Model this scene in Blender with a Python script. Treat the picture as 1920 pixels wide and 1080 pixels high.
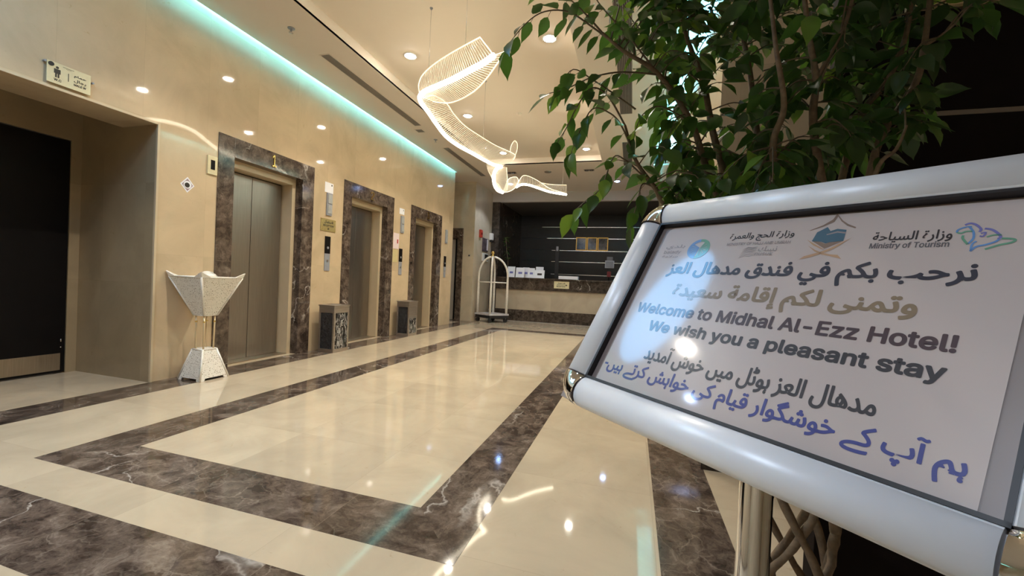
import bpy, bmesh, math, random
from mathutils import Vector, Matrix, noise

for _o in list(bpy.data.objects):
    bpy.data.objects.remove(_o)
S = bpy.context.scene
COL = S.collection
PI = math.pi
random.seed(7)

# ------------------------------------------------------------------ camera
CAM_H = 1.15
FPX = 770.054
R_ROW = Vector((0.958707, 0.280888, 0.04452))      # image right
D_ROW = Vector((0.046456, -0.000232, -0.99892))    # image down
F_ROW = Vector((-0.280575, 0.95974, -0.013272))    # looking direction
cam = bpy.data.objects.new('camera', bpy.data.cameras.new('camera'))
COL.objects.link(cam)
_m = Matrix((R_ROW, -D_ROW, -F_ROW)).transposed().to_4x4()
_m.translation = (0, 0, CAM_H)
cam.matrix_world = _m
cam.data.sensor_width = 36.0
cam.data.lens = 36.0 * FPX / 1920.0
cam.data.clip_start = 0.02
S.camera = cam

# ------------------------------------------------------------------ world, exposure
W = bpy.data.worlds.new('world'); S.world = W; W.use_nodes = True
W.node_tree.nodes['Background'].inputs[0].default_value = (1.0, 0.86, 0.7, 1)
W.node_tree.nodes['Background'].inputs[1].default_value = 0.03
vs = S.view_settings
vs.view_transform = 'Standard'; vs.look = 'None'; vs.gamma = 1.0; vs.use_curve_mapping = False
vs.exposure = 0.45

WARM = (1.0, 0.90, 0.76)
COOL = (0.72, 0.84, 1.0)
LAMP_W = 90.0        # watts of one recessed warm downlight
LAMP_WC = 60.0       # watts of one cool downlight
COVE_E = 130.0         # emission of the turquoise LED strips
RIBBON_E = 9.0

# heights and planes of the room
ZC, ZT = 3.95, 4.10           # soffit, tray ceiling
XL, XR = -4.55, 0.49          # lobby side walls


def at(x, y, Y):
    d = R_ROW * (x - 960) + D_ROW * (y - 540) + F_ROW * FPX
    p = d * (Y / d.y)
    return Vector((p.x, p.y, p.z + CAM_H))


# ------------------------------------------------------------------ materials
def mat(name, col=(0.8, 0.8, 0.8), rough=0.5, metal=0.0, coat=0.0, emit=None, es=0.0, trans=0.0, spec=0.5):
    m = bpy.data.materials.new(name); m.use_nodes = True
    b = m.node_tree.nodes['Principled BSDF']
    b.inputs['Base Color'].default_value = (*col, 1)
    b.inputs['Roughness'].default_value = rough
    b.inputs['Metallic'].default_value = metal
    b.inputs['Specular IOR Level'].default_value = spec
    b.inputs['Coat Weight'].default_value = coat
    b.inputs['Coat Roughness'].default_value = 0.065
    b.inputs['Transmission Weight'].default_value = trans
    if emit:
        b.inputs['Emission Color'].default_value = (*emit, 1)
        b.inputs['Emission Strength'].default_value = es
    return m


class N:
    """small node-graph helper"""
    def __init__(s, m):
        s.t = m.node_tree; s.b = s.t.nodes['Principled BSDF']

    def n(s, kind, **kw):
        o = s.t.nodes.new(kind)
        for k, v in kw.items():
            setattr(o, k, v)
        return o

    def l(s, a, b):
        s.t.links.new(a, b)

    def math(s, op, a, b=None):
        o = s.n('ShaderNodeMath', operation=op)
        for i, v in enumerate((a, b)):
            if v is None: continue
            if isinstance(v, (int, float)): o.inputs[i].default_value = v
            else: s.l(v, o.inputs[i])
        return o.outputs[0]

    def mix(s, fac, a, b, mode='MIX'):
        o = s.n('ShaderNodeMix', data_type='RGBA', blend_type=mode)
        if isinstance(fac, (int, float)): o.inputs[0].default_value = fac
        else: s.l(fac, o.inputs[0])
        for i, v in ((6, a), (7, b)):
            if isinstance(v, tuple): o.inputs[i].default_value = (*v, 1)
            else: s.l(v, o.inputs[i])
        return o.outputs[2]

    def ramp(s, fac, stops):
        o = s.n('ShaderNodeValToRGB')
        e = o.color_ramp.elements
        while len(e) < len(stops): e.new(0.5)
        for el, (p, c) in zip(e, stops):
            el.position = p; el.color = (*c, 1) if len(c) == 3 else c
        s.l(fac, o.inputs[0])
        return o.outputs[0]

    def noise(s, vec, scale, detail=4, rough=0.55, dist=0.0):
        o = s.n('ShaderNodeTexNoise')
        o.inputs['Scale'].default_value = scale; o.inputs['Detail'].default_value = detail
        o.inputs['Roughness'].default_value = rough; o.inputs['Distortion'].default_value = dist
        s.l(vec, o.inputs['Vector'])
        return o

    def position(s):
        return s.n('ShaderNodeNewGeometry').outputs['Position']

    def cell(s, vec, size, off=(0, 0, 0)):
        """random number per stone slab plus its joint lines"""
        a = s.n('ShaderNodeVectorMath', operation='ADD'); s.l(vec, a.inputs[0]); a.inputs[1].default_value = off
        d = s.n('ShaderNodeVectorMath', operation='DIVIDE'); s.l(a.outputs[0], d.inputs[0]); d.inputs[1].default_value = size
        f = s.n('ShaderNodeVectorMath', operation='FLOOR'); s.l(d.outputs[0], f.inputs[0])
        w = s.n('ShaderNodeTexWhiteNoise', noise_dimensions='3D'); s.l(f.outputs[0], w.inputs['Vector'])
        fr = s.n('ShaderNodeVectorMath', operation='FRACTION'); s.l(d.outputs[0], fr.inputs[0])
        sp = s.n('ShaderNodeSeparateXYZ'); s.l(fr.outputs[0], sp.inputs[0])
        joint = None
        for i, sz in enumerate(size):
            if sz > 50: continue
            q = s.math('ABSOLUTE', s.math('SUBTRACT', sp.outputs[i], 0.5))
            q = s.math('GREATER_THAN', q, 0.5 - 0.0012 / sz)
            joint = q if joint is None else s.math('MAXIMUM', joint, q)
        return w, joint


def cream_marble(name, size, off, base=(0.62, 0.49, 0.33), rough=0.06, var=0.16, joint_dark=0.75, bump=0.0):
    m = mat(name, base, rough, coat=0.0); g = N(m)
    p = g.position()
    w, joint = g.cell(p, size, off)
    sh = g.n('ShaderNodeVectorMath', operation='SCALE'); g.l(w.outputs['Color'], sh.inputs[0]); sh.inputs['Scale'].default_value = 9.0
    ad = g.n('ShaderNodeVectorMath', operation='ADD'); g.l(p, ad.inputs[0]); g.l(sh.outputs[0], ad.inputs[1])
    n1 = g.noise(ad.outputs[0], 1.6, 6, 0.62, 0.6)
    n2 = g.noise(ad.outputs[0], 14, 5, 0.7, 0.8)
    hi = tuple(min(1, c * 1.13) for c in base); lo = tuple(c * 0.86 for c in base)
    c = g.ramp(n1.outputs['Fac'], [(0.3, lo), (0.52, base), (0.75, hi)])
    spot = g.ramp(n2.outputs['Fac'], [(0.27, (0.86, 0.82, 0.76)), (0.36, (1, 1, 1))])
    c = g.mix(1.0, c, spot, 'MULTIPLY')
    v = g.math('ADD', g.math('MULTIPLY', w.outputs['Value'], var), 1 - var * 0.5)
    cb = g.n('ShaderNodeCombineColor'); [g.l(v, cb.inputs[i]) for i in range(3)]
    c = g.mix(1.0, c, cb.outputs[0], 'MULTIPLY')
    if joint is not None:
        jf = g.math('MULTIPLY', joint, 1.0)
        c = g.mix(jf, c, g.mix(1.0, c, (joint_dark,) * 3, 'MULTIPLY'))
    g.l(c, g.b.inputs['Base Color'])
    return m


def dark_marble(name, size, off, rough=0.07, gain=1.0, stretch=(1, 1, 1)):
    m = mat(name, (0.08, 0.055, 0.04), rough); g = N(m)
    p = g.position()
    w, joint = g.cell(p, size, off)
    st = g.n('ShaderNodeVectorMath', operation='MULTIPLY'); g.l(p, st.inputs[0]); st.inputs[1].default_value = stretch
    sh = g.n('ShaderNodeVectorMath', operation='SCALE'); g.l(w.outputs['Color'], sh.inputs[0]); sh.inputs['Scale'].default_value = 13.0
    ad = g.n('ShaderNodeVectorMath', operation='ADD'); g.l(st.outputs[0], ad.inputs[0]); g.l(sh.outputs[0], ad.inputs[1])
    # warp
    wn = g.noise(ad.outputs[0], 6.0, 4, 0.6)
    ws = g.n('ShaderNodeVectorMath', operation='SCALE'); g.l(wn.outputs['Color'], ws.inputs[0]); ws.inputs['Scale'].default_value = 0.16
    wv = g.n('ShaderNodeVectorMath', operation='ADD'); g.l(ad.outputs[0], wv.inputs[0]); g.l(ws.outputs[0], wv.inputs[1])
    n1 = g.noise(wv.outputs[0], 8.0, 9, 0.74, 0.35)
    G = gain
    c = g.ramp(n1.outputs['Fac'], [(0.33, (0.016 * G, 0.011 * G, 0.009 * G)), (0.45, (0.050 * G, 0.036 * G, 0.028 * G)),
                                   (0.56, (0.098 * G, 0.074 * G, 0.058 * G)), (0.70, (0.19 * G, 0.15 * G, 0.12 * G))])
    # fine crackle veins
    vo = g.n('ShaderNodeTexVoronoi', feature='DISTANCE_TO_EDGE'); vo.inputs['Scale'].default_value = 7.0
    g.l(wv.outputs[0], vo.inputs['Vector'])
    vein = g.ramp(vo.outputs['Distance'], [(0.0, (1, 1, 1)), (0.03, (0, 0, 0))])
    msk = g.ramp(g.noise(ad.outputs[0], 2.2, 3).outputs['Fac'], [(0.46, (0, 0, 0)), (0.62, (0.28, 0.28, 0.28))])
    c = g.mix(g.math('MULTIPLY', vein, msk), c, (0.36 * G, 0.30 * G, 0.24 * G))
    # a few long pale veins
    wl = g.noise(wv.outputs[0], 1.1, 3, 0.5, 0.6)
    dl = g.math('ABSOLUTE', g.math('SUBTRACT', wl.outputs['Fac'], 0.52))
    lv = g.ramp(dl, [(0.0, (1, 1, 1)), (0.006, (0, 0, 0))])
    m2 = g.ramp(g.noise(ad.outputs[0], 0.9, 2).outputs['Fac'], [(0.50, (0, 0, 0)), (0.56, (0.8, 0.8, 0.8))])
    c = g.mix(g.math('MULTIPLY', lv, m2), c, (0.50, 0.45, 0.40))
    v = g.math('ADD', g.math('MULTIPLY', w.outputs['Value'], 0.55), 0.75)
    cb = g.n('ShaderNodeCombineColor'); [g.l(v, cb.inputs[i]) for i in range(3)]
    c = g.mix(1.0, c, cb.outputs[0], 'MULTIPLY')
    if joint is not None:
        c = g.mix(g.math('MULTIPLY', joint, 0.6), c, (0.25, 0.2, 0.15))
    g.l(c, g.b.inputs['Base Color'])
    return m


def brushed(name, col, rough, scale=(3, 3, 160), var=0.12, metal=1.0):
    m = mat(name, col, rough, metal); g = N(m)
    p = g.position()
    st = g.n('ShaderNodeVectorMath', operation='MULTIPLY'); g.l(p, st.inputs[0]); st.inputs[1].default_value = scale
    n1 = g.noise(st.outputs[0], 1.0, 3)
    c = g.ramp(n1.outputs['Fac'], [(0.3, tuple(x * (1 - var) for x in col)), (0.7, tuple(min(1, x * (1 + var)) for x in col))])
    g.l(c, g.b.inputs['Base Color'])
    r = g.math('ADD', g.math('MULTIPLY', n1.outputs['Fac'], 0.15), rough - 0.07)
    g.l(r, g.b.inputs['Roughness'])
    return m


def noisy(name, col, rough, scale=6, var=0.08, **kw):
    m = mat(name, col, rough, **kw); g = N(m)
    n1 = g.noise(g.position(), scale, 5, 0.6)
    c = g.ramp(n1.outputs['Fac'], [(0.3, tuple(x * (1 - var) for x in col)), (0.7, tuple(min(1, x * (1 + var)) for x in col))])
    g.l(c, g.b.inputs['Base Color'])
    return m


BIG = 1000.0
CREAM = (0.62, 0.475, 0.30)
M_FLOOR = cream_marble('cream floor marble', (0.79, 0.82, BIG), (0.64, 0.05, 500), (0.54, 0.445, 0.32), 0.05, 0.06, 0.86)
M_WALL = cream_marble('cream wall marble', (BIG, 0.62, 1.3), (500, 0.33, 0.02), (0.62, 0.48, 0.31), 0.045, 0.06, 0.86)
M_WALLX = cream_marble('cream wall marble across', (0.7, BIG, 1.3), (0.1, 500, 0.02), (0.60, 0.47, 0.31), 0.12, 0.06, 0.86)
M_RECESS = cream_marble('recess darker marble', (0.62, BIG, 1.0), (0.35, 500, 0.02), (0.38, 0.29, 0.175), 0.2, 0.06, 0.9)  # wall marble pattern with a darker, browner base for the recess
M_DARK_Y = dark_marble('brown marble along', (BIG, 1.25, BIG), (500, 0.2, 500), 0.07, 1.5, (1, 0.8, 1))
M_DARK_X = dark_marble('brown marble across', (0.98, BIG, BIG), (0.35, 500, 500), 0.07, 1.5, (0.8, 1, 1))
M_CASE = dark_marble('brown casing marble', (BIG, BIG, 1.45), (500, 500, 0.2), 0.10, 1.25)
M_PLAIN_DARK = dark_marble('brown counter marble', (1.1, BIG, BIG), (0.3, 500, 500), 0.12, 0.75)
M_CEIL = noisy('ceiling paint', (0.80, 0.71, 0.59), 0.75, 1.5, 0.02)
M_SOFFIT = noisy('soffit paint', (0.70, 0.62, 0.53), 0.75, 1.5, 0.02)
M_WHITEPAINT = noisy('white trim paint', (0.72, 0.66, 0.58), 0.6, 3, 0.02)
M_STEEL = brushed('brushed lift steel', (0.35, 0.33, 0.31), 0.34, (160, 160, 3), 0.1)
M_STEELB = brushed('brushed bin steel', (0.58, 0.54, 0.50), 0.36, (3, 3, 120), 0.15)
M_STEELK = brushed('brushed kick plate', (0.46, 0.40, 0.32), 0.4, (3, 120, 3), 0.1)
M_BLACK = noisy('black lacquer', (0.006, 0.005, 0.005), 0.5, 4, 0.2, spec=0.15)
M_BLACKM = noisy('matt black', (0.012, 0.012, 0.013), 0.6, 8, 0.2)
M_JAMB = noisy('cream jamb', (0.62, 0.50, 0.33), 0.3, 5, 0.04)
M_BROWNP = noisy('dark brown panel', (0.010, 0.007, 0.0065), 0.6, 3, 0.25, spec=0.08)
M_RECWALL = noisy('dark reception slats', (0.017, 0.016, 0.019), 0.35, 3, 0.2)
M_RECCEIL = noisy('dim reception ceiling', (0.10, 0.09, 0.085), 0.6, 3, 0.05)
M_SILVER = mat('silver groove', (0.75, 0.78, 0.80), 0.22, 1.0)
M_CHROME = mat('chrome', (0.86, 0.87, 0.89), 0.05, 1.0)
M_GOLD = mat('gold', (0.90, 0.64, 0.22), 0.22, 1.0)
M_GOLDF = mat('gilt frame', (0.92, 0.56, 0.16), 0.35, 0.85, emit=None)
M_ALU = noisy('satin aluminium', (0.90, 0.93, 1.0), 0.38, 30, 0.02, metal=0.1)
M_GREYBACK = noisy('grey backing sheet', (0.30, 0.25, 0.24), 0.3, 6, 0.05, coat=0.7)
M_PAPER = noisy('poster paper', (0.56, 0.47, 0.44), 0.35, 3, 0.02, coat=0.7)
M_GASKET = mat('black gasket', (0.012, 0.01, 0.012), 0.4)
M_WHITE = noisy('white plastic', (0.80, 0.79, 0.76), 0.35, 20, 0.03)
M_WRAP = noisy('white plastic wrap', (0.82, 0.78, 0.70), 0.22, 25, 0.1, coat=0.5)
M_PAPERW = noisy('white card', (0.86, 0.86, 0.90), 0.5, 10, 0.03)
M_PLATE = noisy('pale gold sign plate', (0.70, 0.62, 0.38), 0.3, 20, 0.05)
M_BRASSP = noisy('brass sign plate', (0.50, 0.40, 0.17), 0.35, 40, 0.15, metal=0.5)
M_INK = mat('black ink', (0.02, 0.017, 0.012), 0.5)
M_GREY = noisy('grey plastic', (0.30, 0.31, 0.34), 0.35, 12, 0.05)
M_RED = noisy('red plastic', (0.50, 0.05, 0.03), 0.4, 10, 0.05)
M_GRILLE = noisy('grey grille', (0.20, 0.175, 0.15), 0.6, 10, 0.08)
M_GLASSY = mat('clear acrylic rod', (1.0, 0.93, 0.80), 0.12, 0.0, trans=0.5, emit=(1.0, 0.84, 0.60), es=0.15)
M_EDGE = mat('lit acrylic edge', (1.0, 0.92, 0.75), 0.2, emit=(1.0, 0.80, 0.48), es=0.9)
M_RIBBON = mat('lamp glow tube', (1, 1, 1), 0.4, emit=(1.0, 0.88, 0.66), es=RIBBON_E)
M_COVE = mat('turquoise led', (0.4, 1, 0.95), 0.4, emit=(0.13, 0.66, 1.0), es=COVE_E)
M_COVE_C = mat('ice blue led', (0.6, 0.8, 1), 0.4, emit=(0.20, 0.55, 1.0), es=12.0)
M_LAMP = mat('downlight glow', (1, 1, 1), 0.4, emit=(1.0, 0.93, 0.82), es=170.0)
M_LAMPC = mat('cool downlight glow', (1, 1, 1), 0.4, emit=(0.30, 0.50, 1.0), es=50.0)
M_BARK = noisy('ficus bark', (0.19, 0.135, 0.085), 0.75, 60, 0.3)
M_TWIG = noisy('ficus twig', (0.16, 0.12, 0.075), 0.7, 60, 0.25)
M_SOIL = noisy('potting soil', (0.03, 0.02, 0.014), 0.9, 60, 0.4)
M_POT = noisy('dark glazed pot', (0.03, 0.028, 0.03), 0.3, 5, 0.1)
INK = dict(navy=mat('navy ink', (0.018, 0.02, 0.04), 0.4, coat=0.7), tan=mat('tan ink', (0.24, 0.17, 0.10), 0.4, coat=0.7),
           maroon=mat('maroon ink', (0.05, 0.022, 0.03), 0.4, coat=0.7), charcoal=mat('charcoal ink', (0.02, 0.017, 0.023), 0.4, coat=0.7),
           blue=mat('blue ink', (0.035, 0.045, 0.25), 0.4, coat=0.7), grey=mat('grey ink', (0.12, 0.11, 0.12), 0.4, coat=0.7),
           pale=mat('pale grey ink', (0.30, 0.26, 0.26), 0.4, coat=0.7), teal=mat('teal ink', (0.05, 0.13, 0.19), 0.4, coat=0.7),
           lblue=mat('light blue ink', (0.12, 0.28, 0.58), 0.4, coat=0.7), green=mat('green ink', (0.13, 0.34, 0.22), 0.4, coat=0.7),
           violet=mat('violet ink', (0.17, 0.17, 0.45), 0.4, coat=0.7), orange=mat('bronze ink', (0.50, 0.30, 0.17), 0.4, coat=0.7),
           brown=mat('brown ink', (0.24, 0.16, 0.12), 0.4, coat=0.7))


def leaf_mat(name, col, tr):
    m = mat(name, col, 0.32); g = N(m)
    n1 = g.noise(g.position(), 9, 3)
    c = g.ramp(n1.outputs['Fac'], [(0.3, tuple(x * 0.75 for x in col)), (0.7, tuple(x * 1.25 for x in col))])
    g.l(c, g.b.inputs['Base Color'])
    t = g.n('ShaderNodeBsdfTranslucent'); t.inputs['Color'].default_value = (*tr, 1)
    mx = g.n('ShaderNodeMixShader'); mx.inputs[0].default_value = 0.25
    g.l(g.b.outputs[0], mx.inputs[1]); g.l(t.outputs[0], mx.inputs[2])
    g.l(mx.outputs[0], g.t.nodes['Material Output'].inputs['Surface'])
    return m


M_LEAF = [leaf_mat('ficus leaf dark', (0.030, 0.070, 0.022), (0.10, 0.22, 0.03)),
          leaf_mat('ficus leaf mid', (0.045, 0.120, 0.028), (0.16, 0.34, 0.04)),
          leaf_mat('ficus leaf young', (0.13, 0.27, 0.045), (0.36, 0.55, 0.06))]


# ------------------------------------------------------------------ mesh helpers
class MB:
    def __init__(s): s.b = bmesh.new(); s.mi = 0

    def _mark(s, faces):
        for f in faces: f.material_index = s.mi
        return s

    def box(s, x0, y0, z0, x1, y1, z1, bev=0.0):
        b = bmesh.new()
        v = [b.verts.new((x, y, z)) for x in (x0, x1) for y in (y0, y1) for z in (z0, z1)]
        for q in ((0, 1, 3, 2), (4, 6, 7, 5), (0, 4, 5, 1), (2, 3, 7, 6), (0, 2, 6, 4), (1, 5, 7, 3)):
            b.faces.new([v[i] for i in q])
        bmesh.ops.recalc_face_normals(b, faces=b.faces)
        if bev > 0:
            bmesh.ops.bevel(b, geom=list(b.edges), offset=bev, segments=2, affect='EDGES', profile=0.6)
        return s.join(b)

    def join(s, b, mtx=None):
        vm = {}
        for v in b.verts:
            vm[v] = s.b.verts.new(mtx @ v.co if mtx else v.co)
        for f in b.faces:
            try:
                nf = s.b.faces.new([vm[v] for v in f.verts]); nf.smooth = f.smooth; nf.material_index = s.mi
            except ValueError: pass
        b.free()
        return s

    def tube(s, pts, r, seg=8, caps=True, smooth=True):
        pts = [Vector(p) for p in pts]
        rs = r if isinstance(r, (list, tuple)) else [r] * len(pts)
        up = None; rings = []
        for i, p in enumerate(pts):
            a = pts[max(0, i - 1)]; c = pts[min(len(pts) - 1, i + 1)]
            t = (c - a)
            if t.length < 1e-9: t = Vector((0, 0, 1))
            t.normalize()
            if up is None:
                up = Vector((0, 0, 1)) if abs(t.z) < 0.9 else Vector((1, 0, 0))
            u = up - t * up.dot(t)
            if u.length < 1e-6: u = t.orthogonal()
            u.normalize(); w = t.cross(u); up = u
            rings.append([s.b.verts.new(p + (u * math.cos(k * 2 * PI / seg) + w * math.sin(k * 2 * PI / seg)) * rs[i]) for k in range(seg)])
        for a, c in zip(rings, rings[1:]):
            for k in range(seg):
                f = s.b.faces.new((a[k], a[(k + 1) % seg], c[(k + 1) % seg], c[k])); f.smooth = smooth; f.material_index = s.mi
        if caps:
            for rg in (rings[0][::-1], rings[-1]):
                f = s.b.faces.new(rg); f.material_index = s.mi
        return s

    def lathe(s, prof, c=(0, 0, 0), seg=24, smooth=True):
        c = Vector(c); rings = []
        for r, z in prof:
            if r < 1e-6: rings.append([s.b.verts.new(c + Vector((0, 0, z)))])
            else: rings.append([s.b.verts.new(c + Vector((r * math.cos(k * 2 * PI / seg), r * math.sin(k * 2 * PI / seg), z))) for k in range(seg)])
        for a, d in zip(rings, rings[1:]):
            for k in range(seg):
                k2 = (k + 1) % seg
                q = [a[k % len(a)], a[k2 % len(a)], d[k2 % len(d)], d[k % len(d)]]
                u = []
                [u.append(v) for v in q if v not in u]
                if len(u) > 2:
                    f = s.b.faces.new(u); f.smooth = smooth; f.material_index = s.mi
        return s

    def poly(s, pts):
        f = s.b.faces.new([s.b.verts.new(Vector(p)) for p in pts]); f.material_index = s.mi
        return s

    def prism(s, pts, vec):
        """closed outline pushed along vec"""
        vec = Vector(vec)
        a = [s.b.verts.new(Vector(p)) for p in pts]; c = [s.b.verts.new(Vector(p) + vec) for p in pts]
        n = len(a)
        fs = [s.b.faces.new(a[::-1]), s.b.faces.new(c)]
        for i in range(n): fs.append(s.b.faces.new((a[i], a[(i + 1) % n], c[(i + 1) % n], c[i])))
        return s._mark(fs)

    def sphere(s, c, r, u=16, v=10):
        prof = [(r * math.sin(i * PI / v), -r * math.cos(i * PI / v)) for i in range(v + 1)]
        prof[0] = (0, -r); prof[-1] = (0, r)
        return s.lathe(prof, c, u)

    def xf(s, m):
        bmesh.ops.transform(s.b, matrix=m, verts=s.b.verts); return s

    def build(s, name, mats, parent=None, kind=None, recalc=True):
        if recalc: bmesh.ops.recalc_face_normals(s.b, faces=s.b.faces)
        me = bpy.data.meshes.new(name); s.b.to_mesh(me); s.b.free()
        for m in (mats if isinstance(mats, (list, tuple)) else [mats]): me.materials.append(m)
        return link(name, me, parent, kind)


def link(name, me, parent=None, kind=None):
    o = bpy.data.objects.new(name, me); COL.objects.link(o)
    if parent is not None:
        # vertices were written in room coordinates
        root = parent
        org = Vector((0, 0, 0))
        while root is not None:
            org += root.location; root = root.parent
        me.transform(Matrix.Translation(-org)); o.parent = parent
    elif kind == 'structure': o['kind'] = kind
    return o


def tag(o, label, cat, group=None, kind=None):
    o['label'] = label; o['category'] = cat
    if group: o['group'] = group
    if kind: o['kind'] = kind
    return o


def thing(name, label, cat, loc=(0, 0, 0), group=None):
    o = bpy.data.objects.new(name, None); COL.objects.link(o)
    o.location = loc; o.empty_display_size = 0.1
    return tag(o, label, cat, group)


def recentre(o):
    """put a single-mesh thing's origin at its base"""
    me = o.data
    xs = [v.co for v in me.vertices]
    c = Vector((sum(v.x for v in xs) / len(xs), sum(v.y for v in xs) / len(xs), min(v.z for v in xs)))
    me.transform(Matrix.Translation(-c)); o.location = c
    return o


# ------------------------------------------------------------------ lettering
_AR = {}
for ch, code, n in (('ا', 0xFE8D, 2), ('ب', 0xFE8F, 4), ('ة', 0xFE93, 2), ('ت', 0xFE95, 4), ('ج', 0xFE9D, 4), ('ح', 0xFEA1, 4), ('خ', 0xFEA5, 4),
                    ('د', 0xFEA9, 2), ('ر', 0xFEAD, 2), ('ز', 0xFEAF, 2), ('س', 0xFEB1, 4), ('ش', 0xFEB5, 4), ('ص', 0xFEB9, 4), ('ع', 0xFEC9, 4),
                    ('ف', 0xFED1, 4), ('ق', 0xFED5, 4), ('ك', 0xFED9, 4), ('ل', 0xFEDD, 4), ('م', 0xFEE1, 4), ('ن', 0xFEE5, 4), ('ه', 0xFEE9, 4),
                    ('و', 0xFEED, 2), ('ى', 0xFEEF, 2), ('ي', 0xFEF1, 4), ('آ', 0xFE81, 2), ('إ', 0xFE87, 2), ('پ', 0xFB56, 4), ('ٹ', 0xFB66, 4),
                    ('ک', 0xFB8E, 4), ('گ', 0xFB92, 4), ('ں', 0xFB9E, 2), ('ے', 0xFBAE, 2), ('ہ', 0xFBA6, 4), ('ی', 0xFBFC, 4)):
    _AR[ch] = (code, n)


def arabic(s):
    out = []
    i = 0
    while i < len(s):
        ch = s[i]
        if ch not in _AR:
            out.append(ch); i += 1; continue
        prev = s[i - 1] if i > 0 else ' '
        jp = prev in _AR and _AR[prev][1] == 4
        if ch == 'ل' and i + 1 < len(s) and s[i + 1] == 'ا':
            out.append(chr(0xFEFC if jp else 0xFEFB)); i += 2; continue
        code, n = _AR[ch]
        nx = s[i + 1] if i + 1 < len(s) else ' '
        jn = n == 4 and nx in _AR
        k = (3 if jn else 1) if jp else (2 if jn else 0)
        out.append(chr(code + k)); i += 1
    return ''.join(out[::-1])


def bundled_font(fn):
    try: return bpy.data.fonts.load(bpy.utils.resource_path('LOCAL') + '/datafiles/fonts/' + fn)
    except Exception: return None


FONT = bundled_font('Inter.woff2')
FONT_AR = bundled_font('NotoSansArabic-VariableFont_wdth,wght.woff2')


def text_bm(s, shear=0.0, ar=False):
    cu = bpy.data.curves.new('lettering', 'FONT')
    cu.body = s; cu.size = 1.0; cu.shear = shear; cu.resolution_u = 3
    fo = FONT_AR if ar else FONT
    if fo: cu.font = fo
    o = bpy.data.objects.new('lettering', cu); COL.objects.link(o)
    bpy.context.view_layer.update()
    me = bpy.data.meshes.new_from_object(o.evaluated_get(bpy.context.evaluated_depsgraph_get()))
    bpy.data.objects.remove(o)
    b = bmesh.new(); b.from_mesh(me); bpy.data.meshes.remove(me)
    return b


def fit_text(mb, s, x0, x1, y0, y1, z=0.0, bold=0.0, ar=False, shear=0.0):
    """lettering scaled so that its bounding box is x0..x1, y0..y1 (y up); bold thickens the strokes (metres)"""
    b = text_bm(arabic(s) if ar else s, shear, ar)
    xs = [v.co.x for v in b.verts]; ys = [v.co.y for v in b.verts]
    ax, bx, ay, by = min(xs), max(xs), min(ys), max(ys)
    x0 += bold; x1 -= bold; y0 += bold; y1 -= bold
    sx = (x1 - x0) / (bx - ax); sy = (y1 - y0) / (by - ay)
    for v in b.verts:
        v.co = Vector((x0 + (v.co.x - ax) * sx, y0 + (v.co.y - ay) * sy, z))
    if bold > 0:
        for k in range(10):
            a = k * PI / 5
            mb.join(b.copy(), Matrix.Translation((bold * math.cos(a), bold * math.sin(a), -1e-6 * (k + 1))))
    return mb.join(b)


def stroke(mb, pts, w, z=0.0):
    """flat ribbon of width w (tapering list allowed) in the local xy plane"""
    n = len(pts); ws = w if isinstance(w, (list, tuple)) else [w] * n
    P = [Vector((p[0], p[1], z)) for p in pts]
    L = []; Rr = []
    for i, p in enumerate(P):
        t = (P[min(n - 1, i + 1)] - P[max(0, i - 1)]).normalized(); q = Vector((-t.y, t.x, 0))
        L.append(mb.b.verts.new(p + q * ws[i] / 2)); Rr.append(mb.b.verts.new(p - q * ws[i] / 2))
    for i in range(n - 1):
        f = mb.b.faces.new((L[i], Rr[i], Rr[i + 1], L[i + 1])); f.material_index = mb.mi
    return mb


def smooth_path(pts, sub=6):
    P = [Vector(p) for p in pts]
    out = []
    for i in range(len(P) - 1):
        p0 = P[max(0, i - 1)]; p1 = P[i]; p2 = P[i + 1]; p3 = P[min(len(P) - 1, i + 2)]
        for k in range(sub):
            t = k / sub
            out.append(0.5 * ((2 * p1) + (p2 - p0) * t + (2 * p0 - 5 * p1 + 4 * p2 - p3) * t * t + (3 * p1 - p0 - 3 * p2 + p3) * t ** 3))
    out.append(P[-1])
    return out


# matrix of something mounted on the left wall: local x runs along +Y of the room, y is up, z comes out of the wall
WALLM = Matrix(((0, 0, 1, 0), (1, 0, 0, 0), (0, 1, 0, 0), (0, 0, 0, 1)))


def on_wall(y, z, x=XL):
    return Matrix.Translation((x, y, z)) @ WALLM


# matrix of something facing the camera side (-Y): local x = +X, y up, z = -Y
FACEM = Matrix(((1, 0, 0, 0), (0, 0, -1, 0), (0, 1, 0, 0), (0, 0, 0, 1)))


def on_face(x, z, y):
    return Matrix.Translation((x, y, z)) @ FACEM


# =================================================================== THE SETTING
# ---- floor with inlaid brown marble bands
f = MB()
f.mi = 0
f.poly([(-7, -4.5, 0), (4, -4.5, 0), (4, 16, 0), (-7, 16, 0)])
floor = f.build('floor', M_FLOOR, kind='structure')


def band(name, quads, m):
    b = MB()
    for q in quads: b.prism([(x, y, -0.02) for x, y in q], (0, 0, 0.0212))
    return b.build(name, m, kind='structure')


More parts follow.
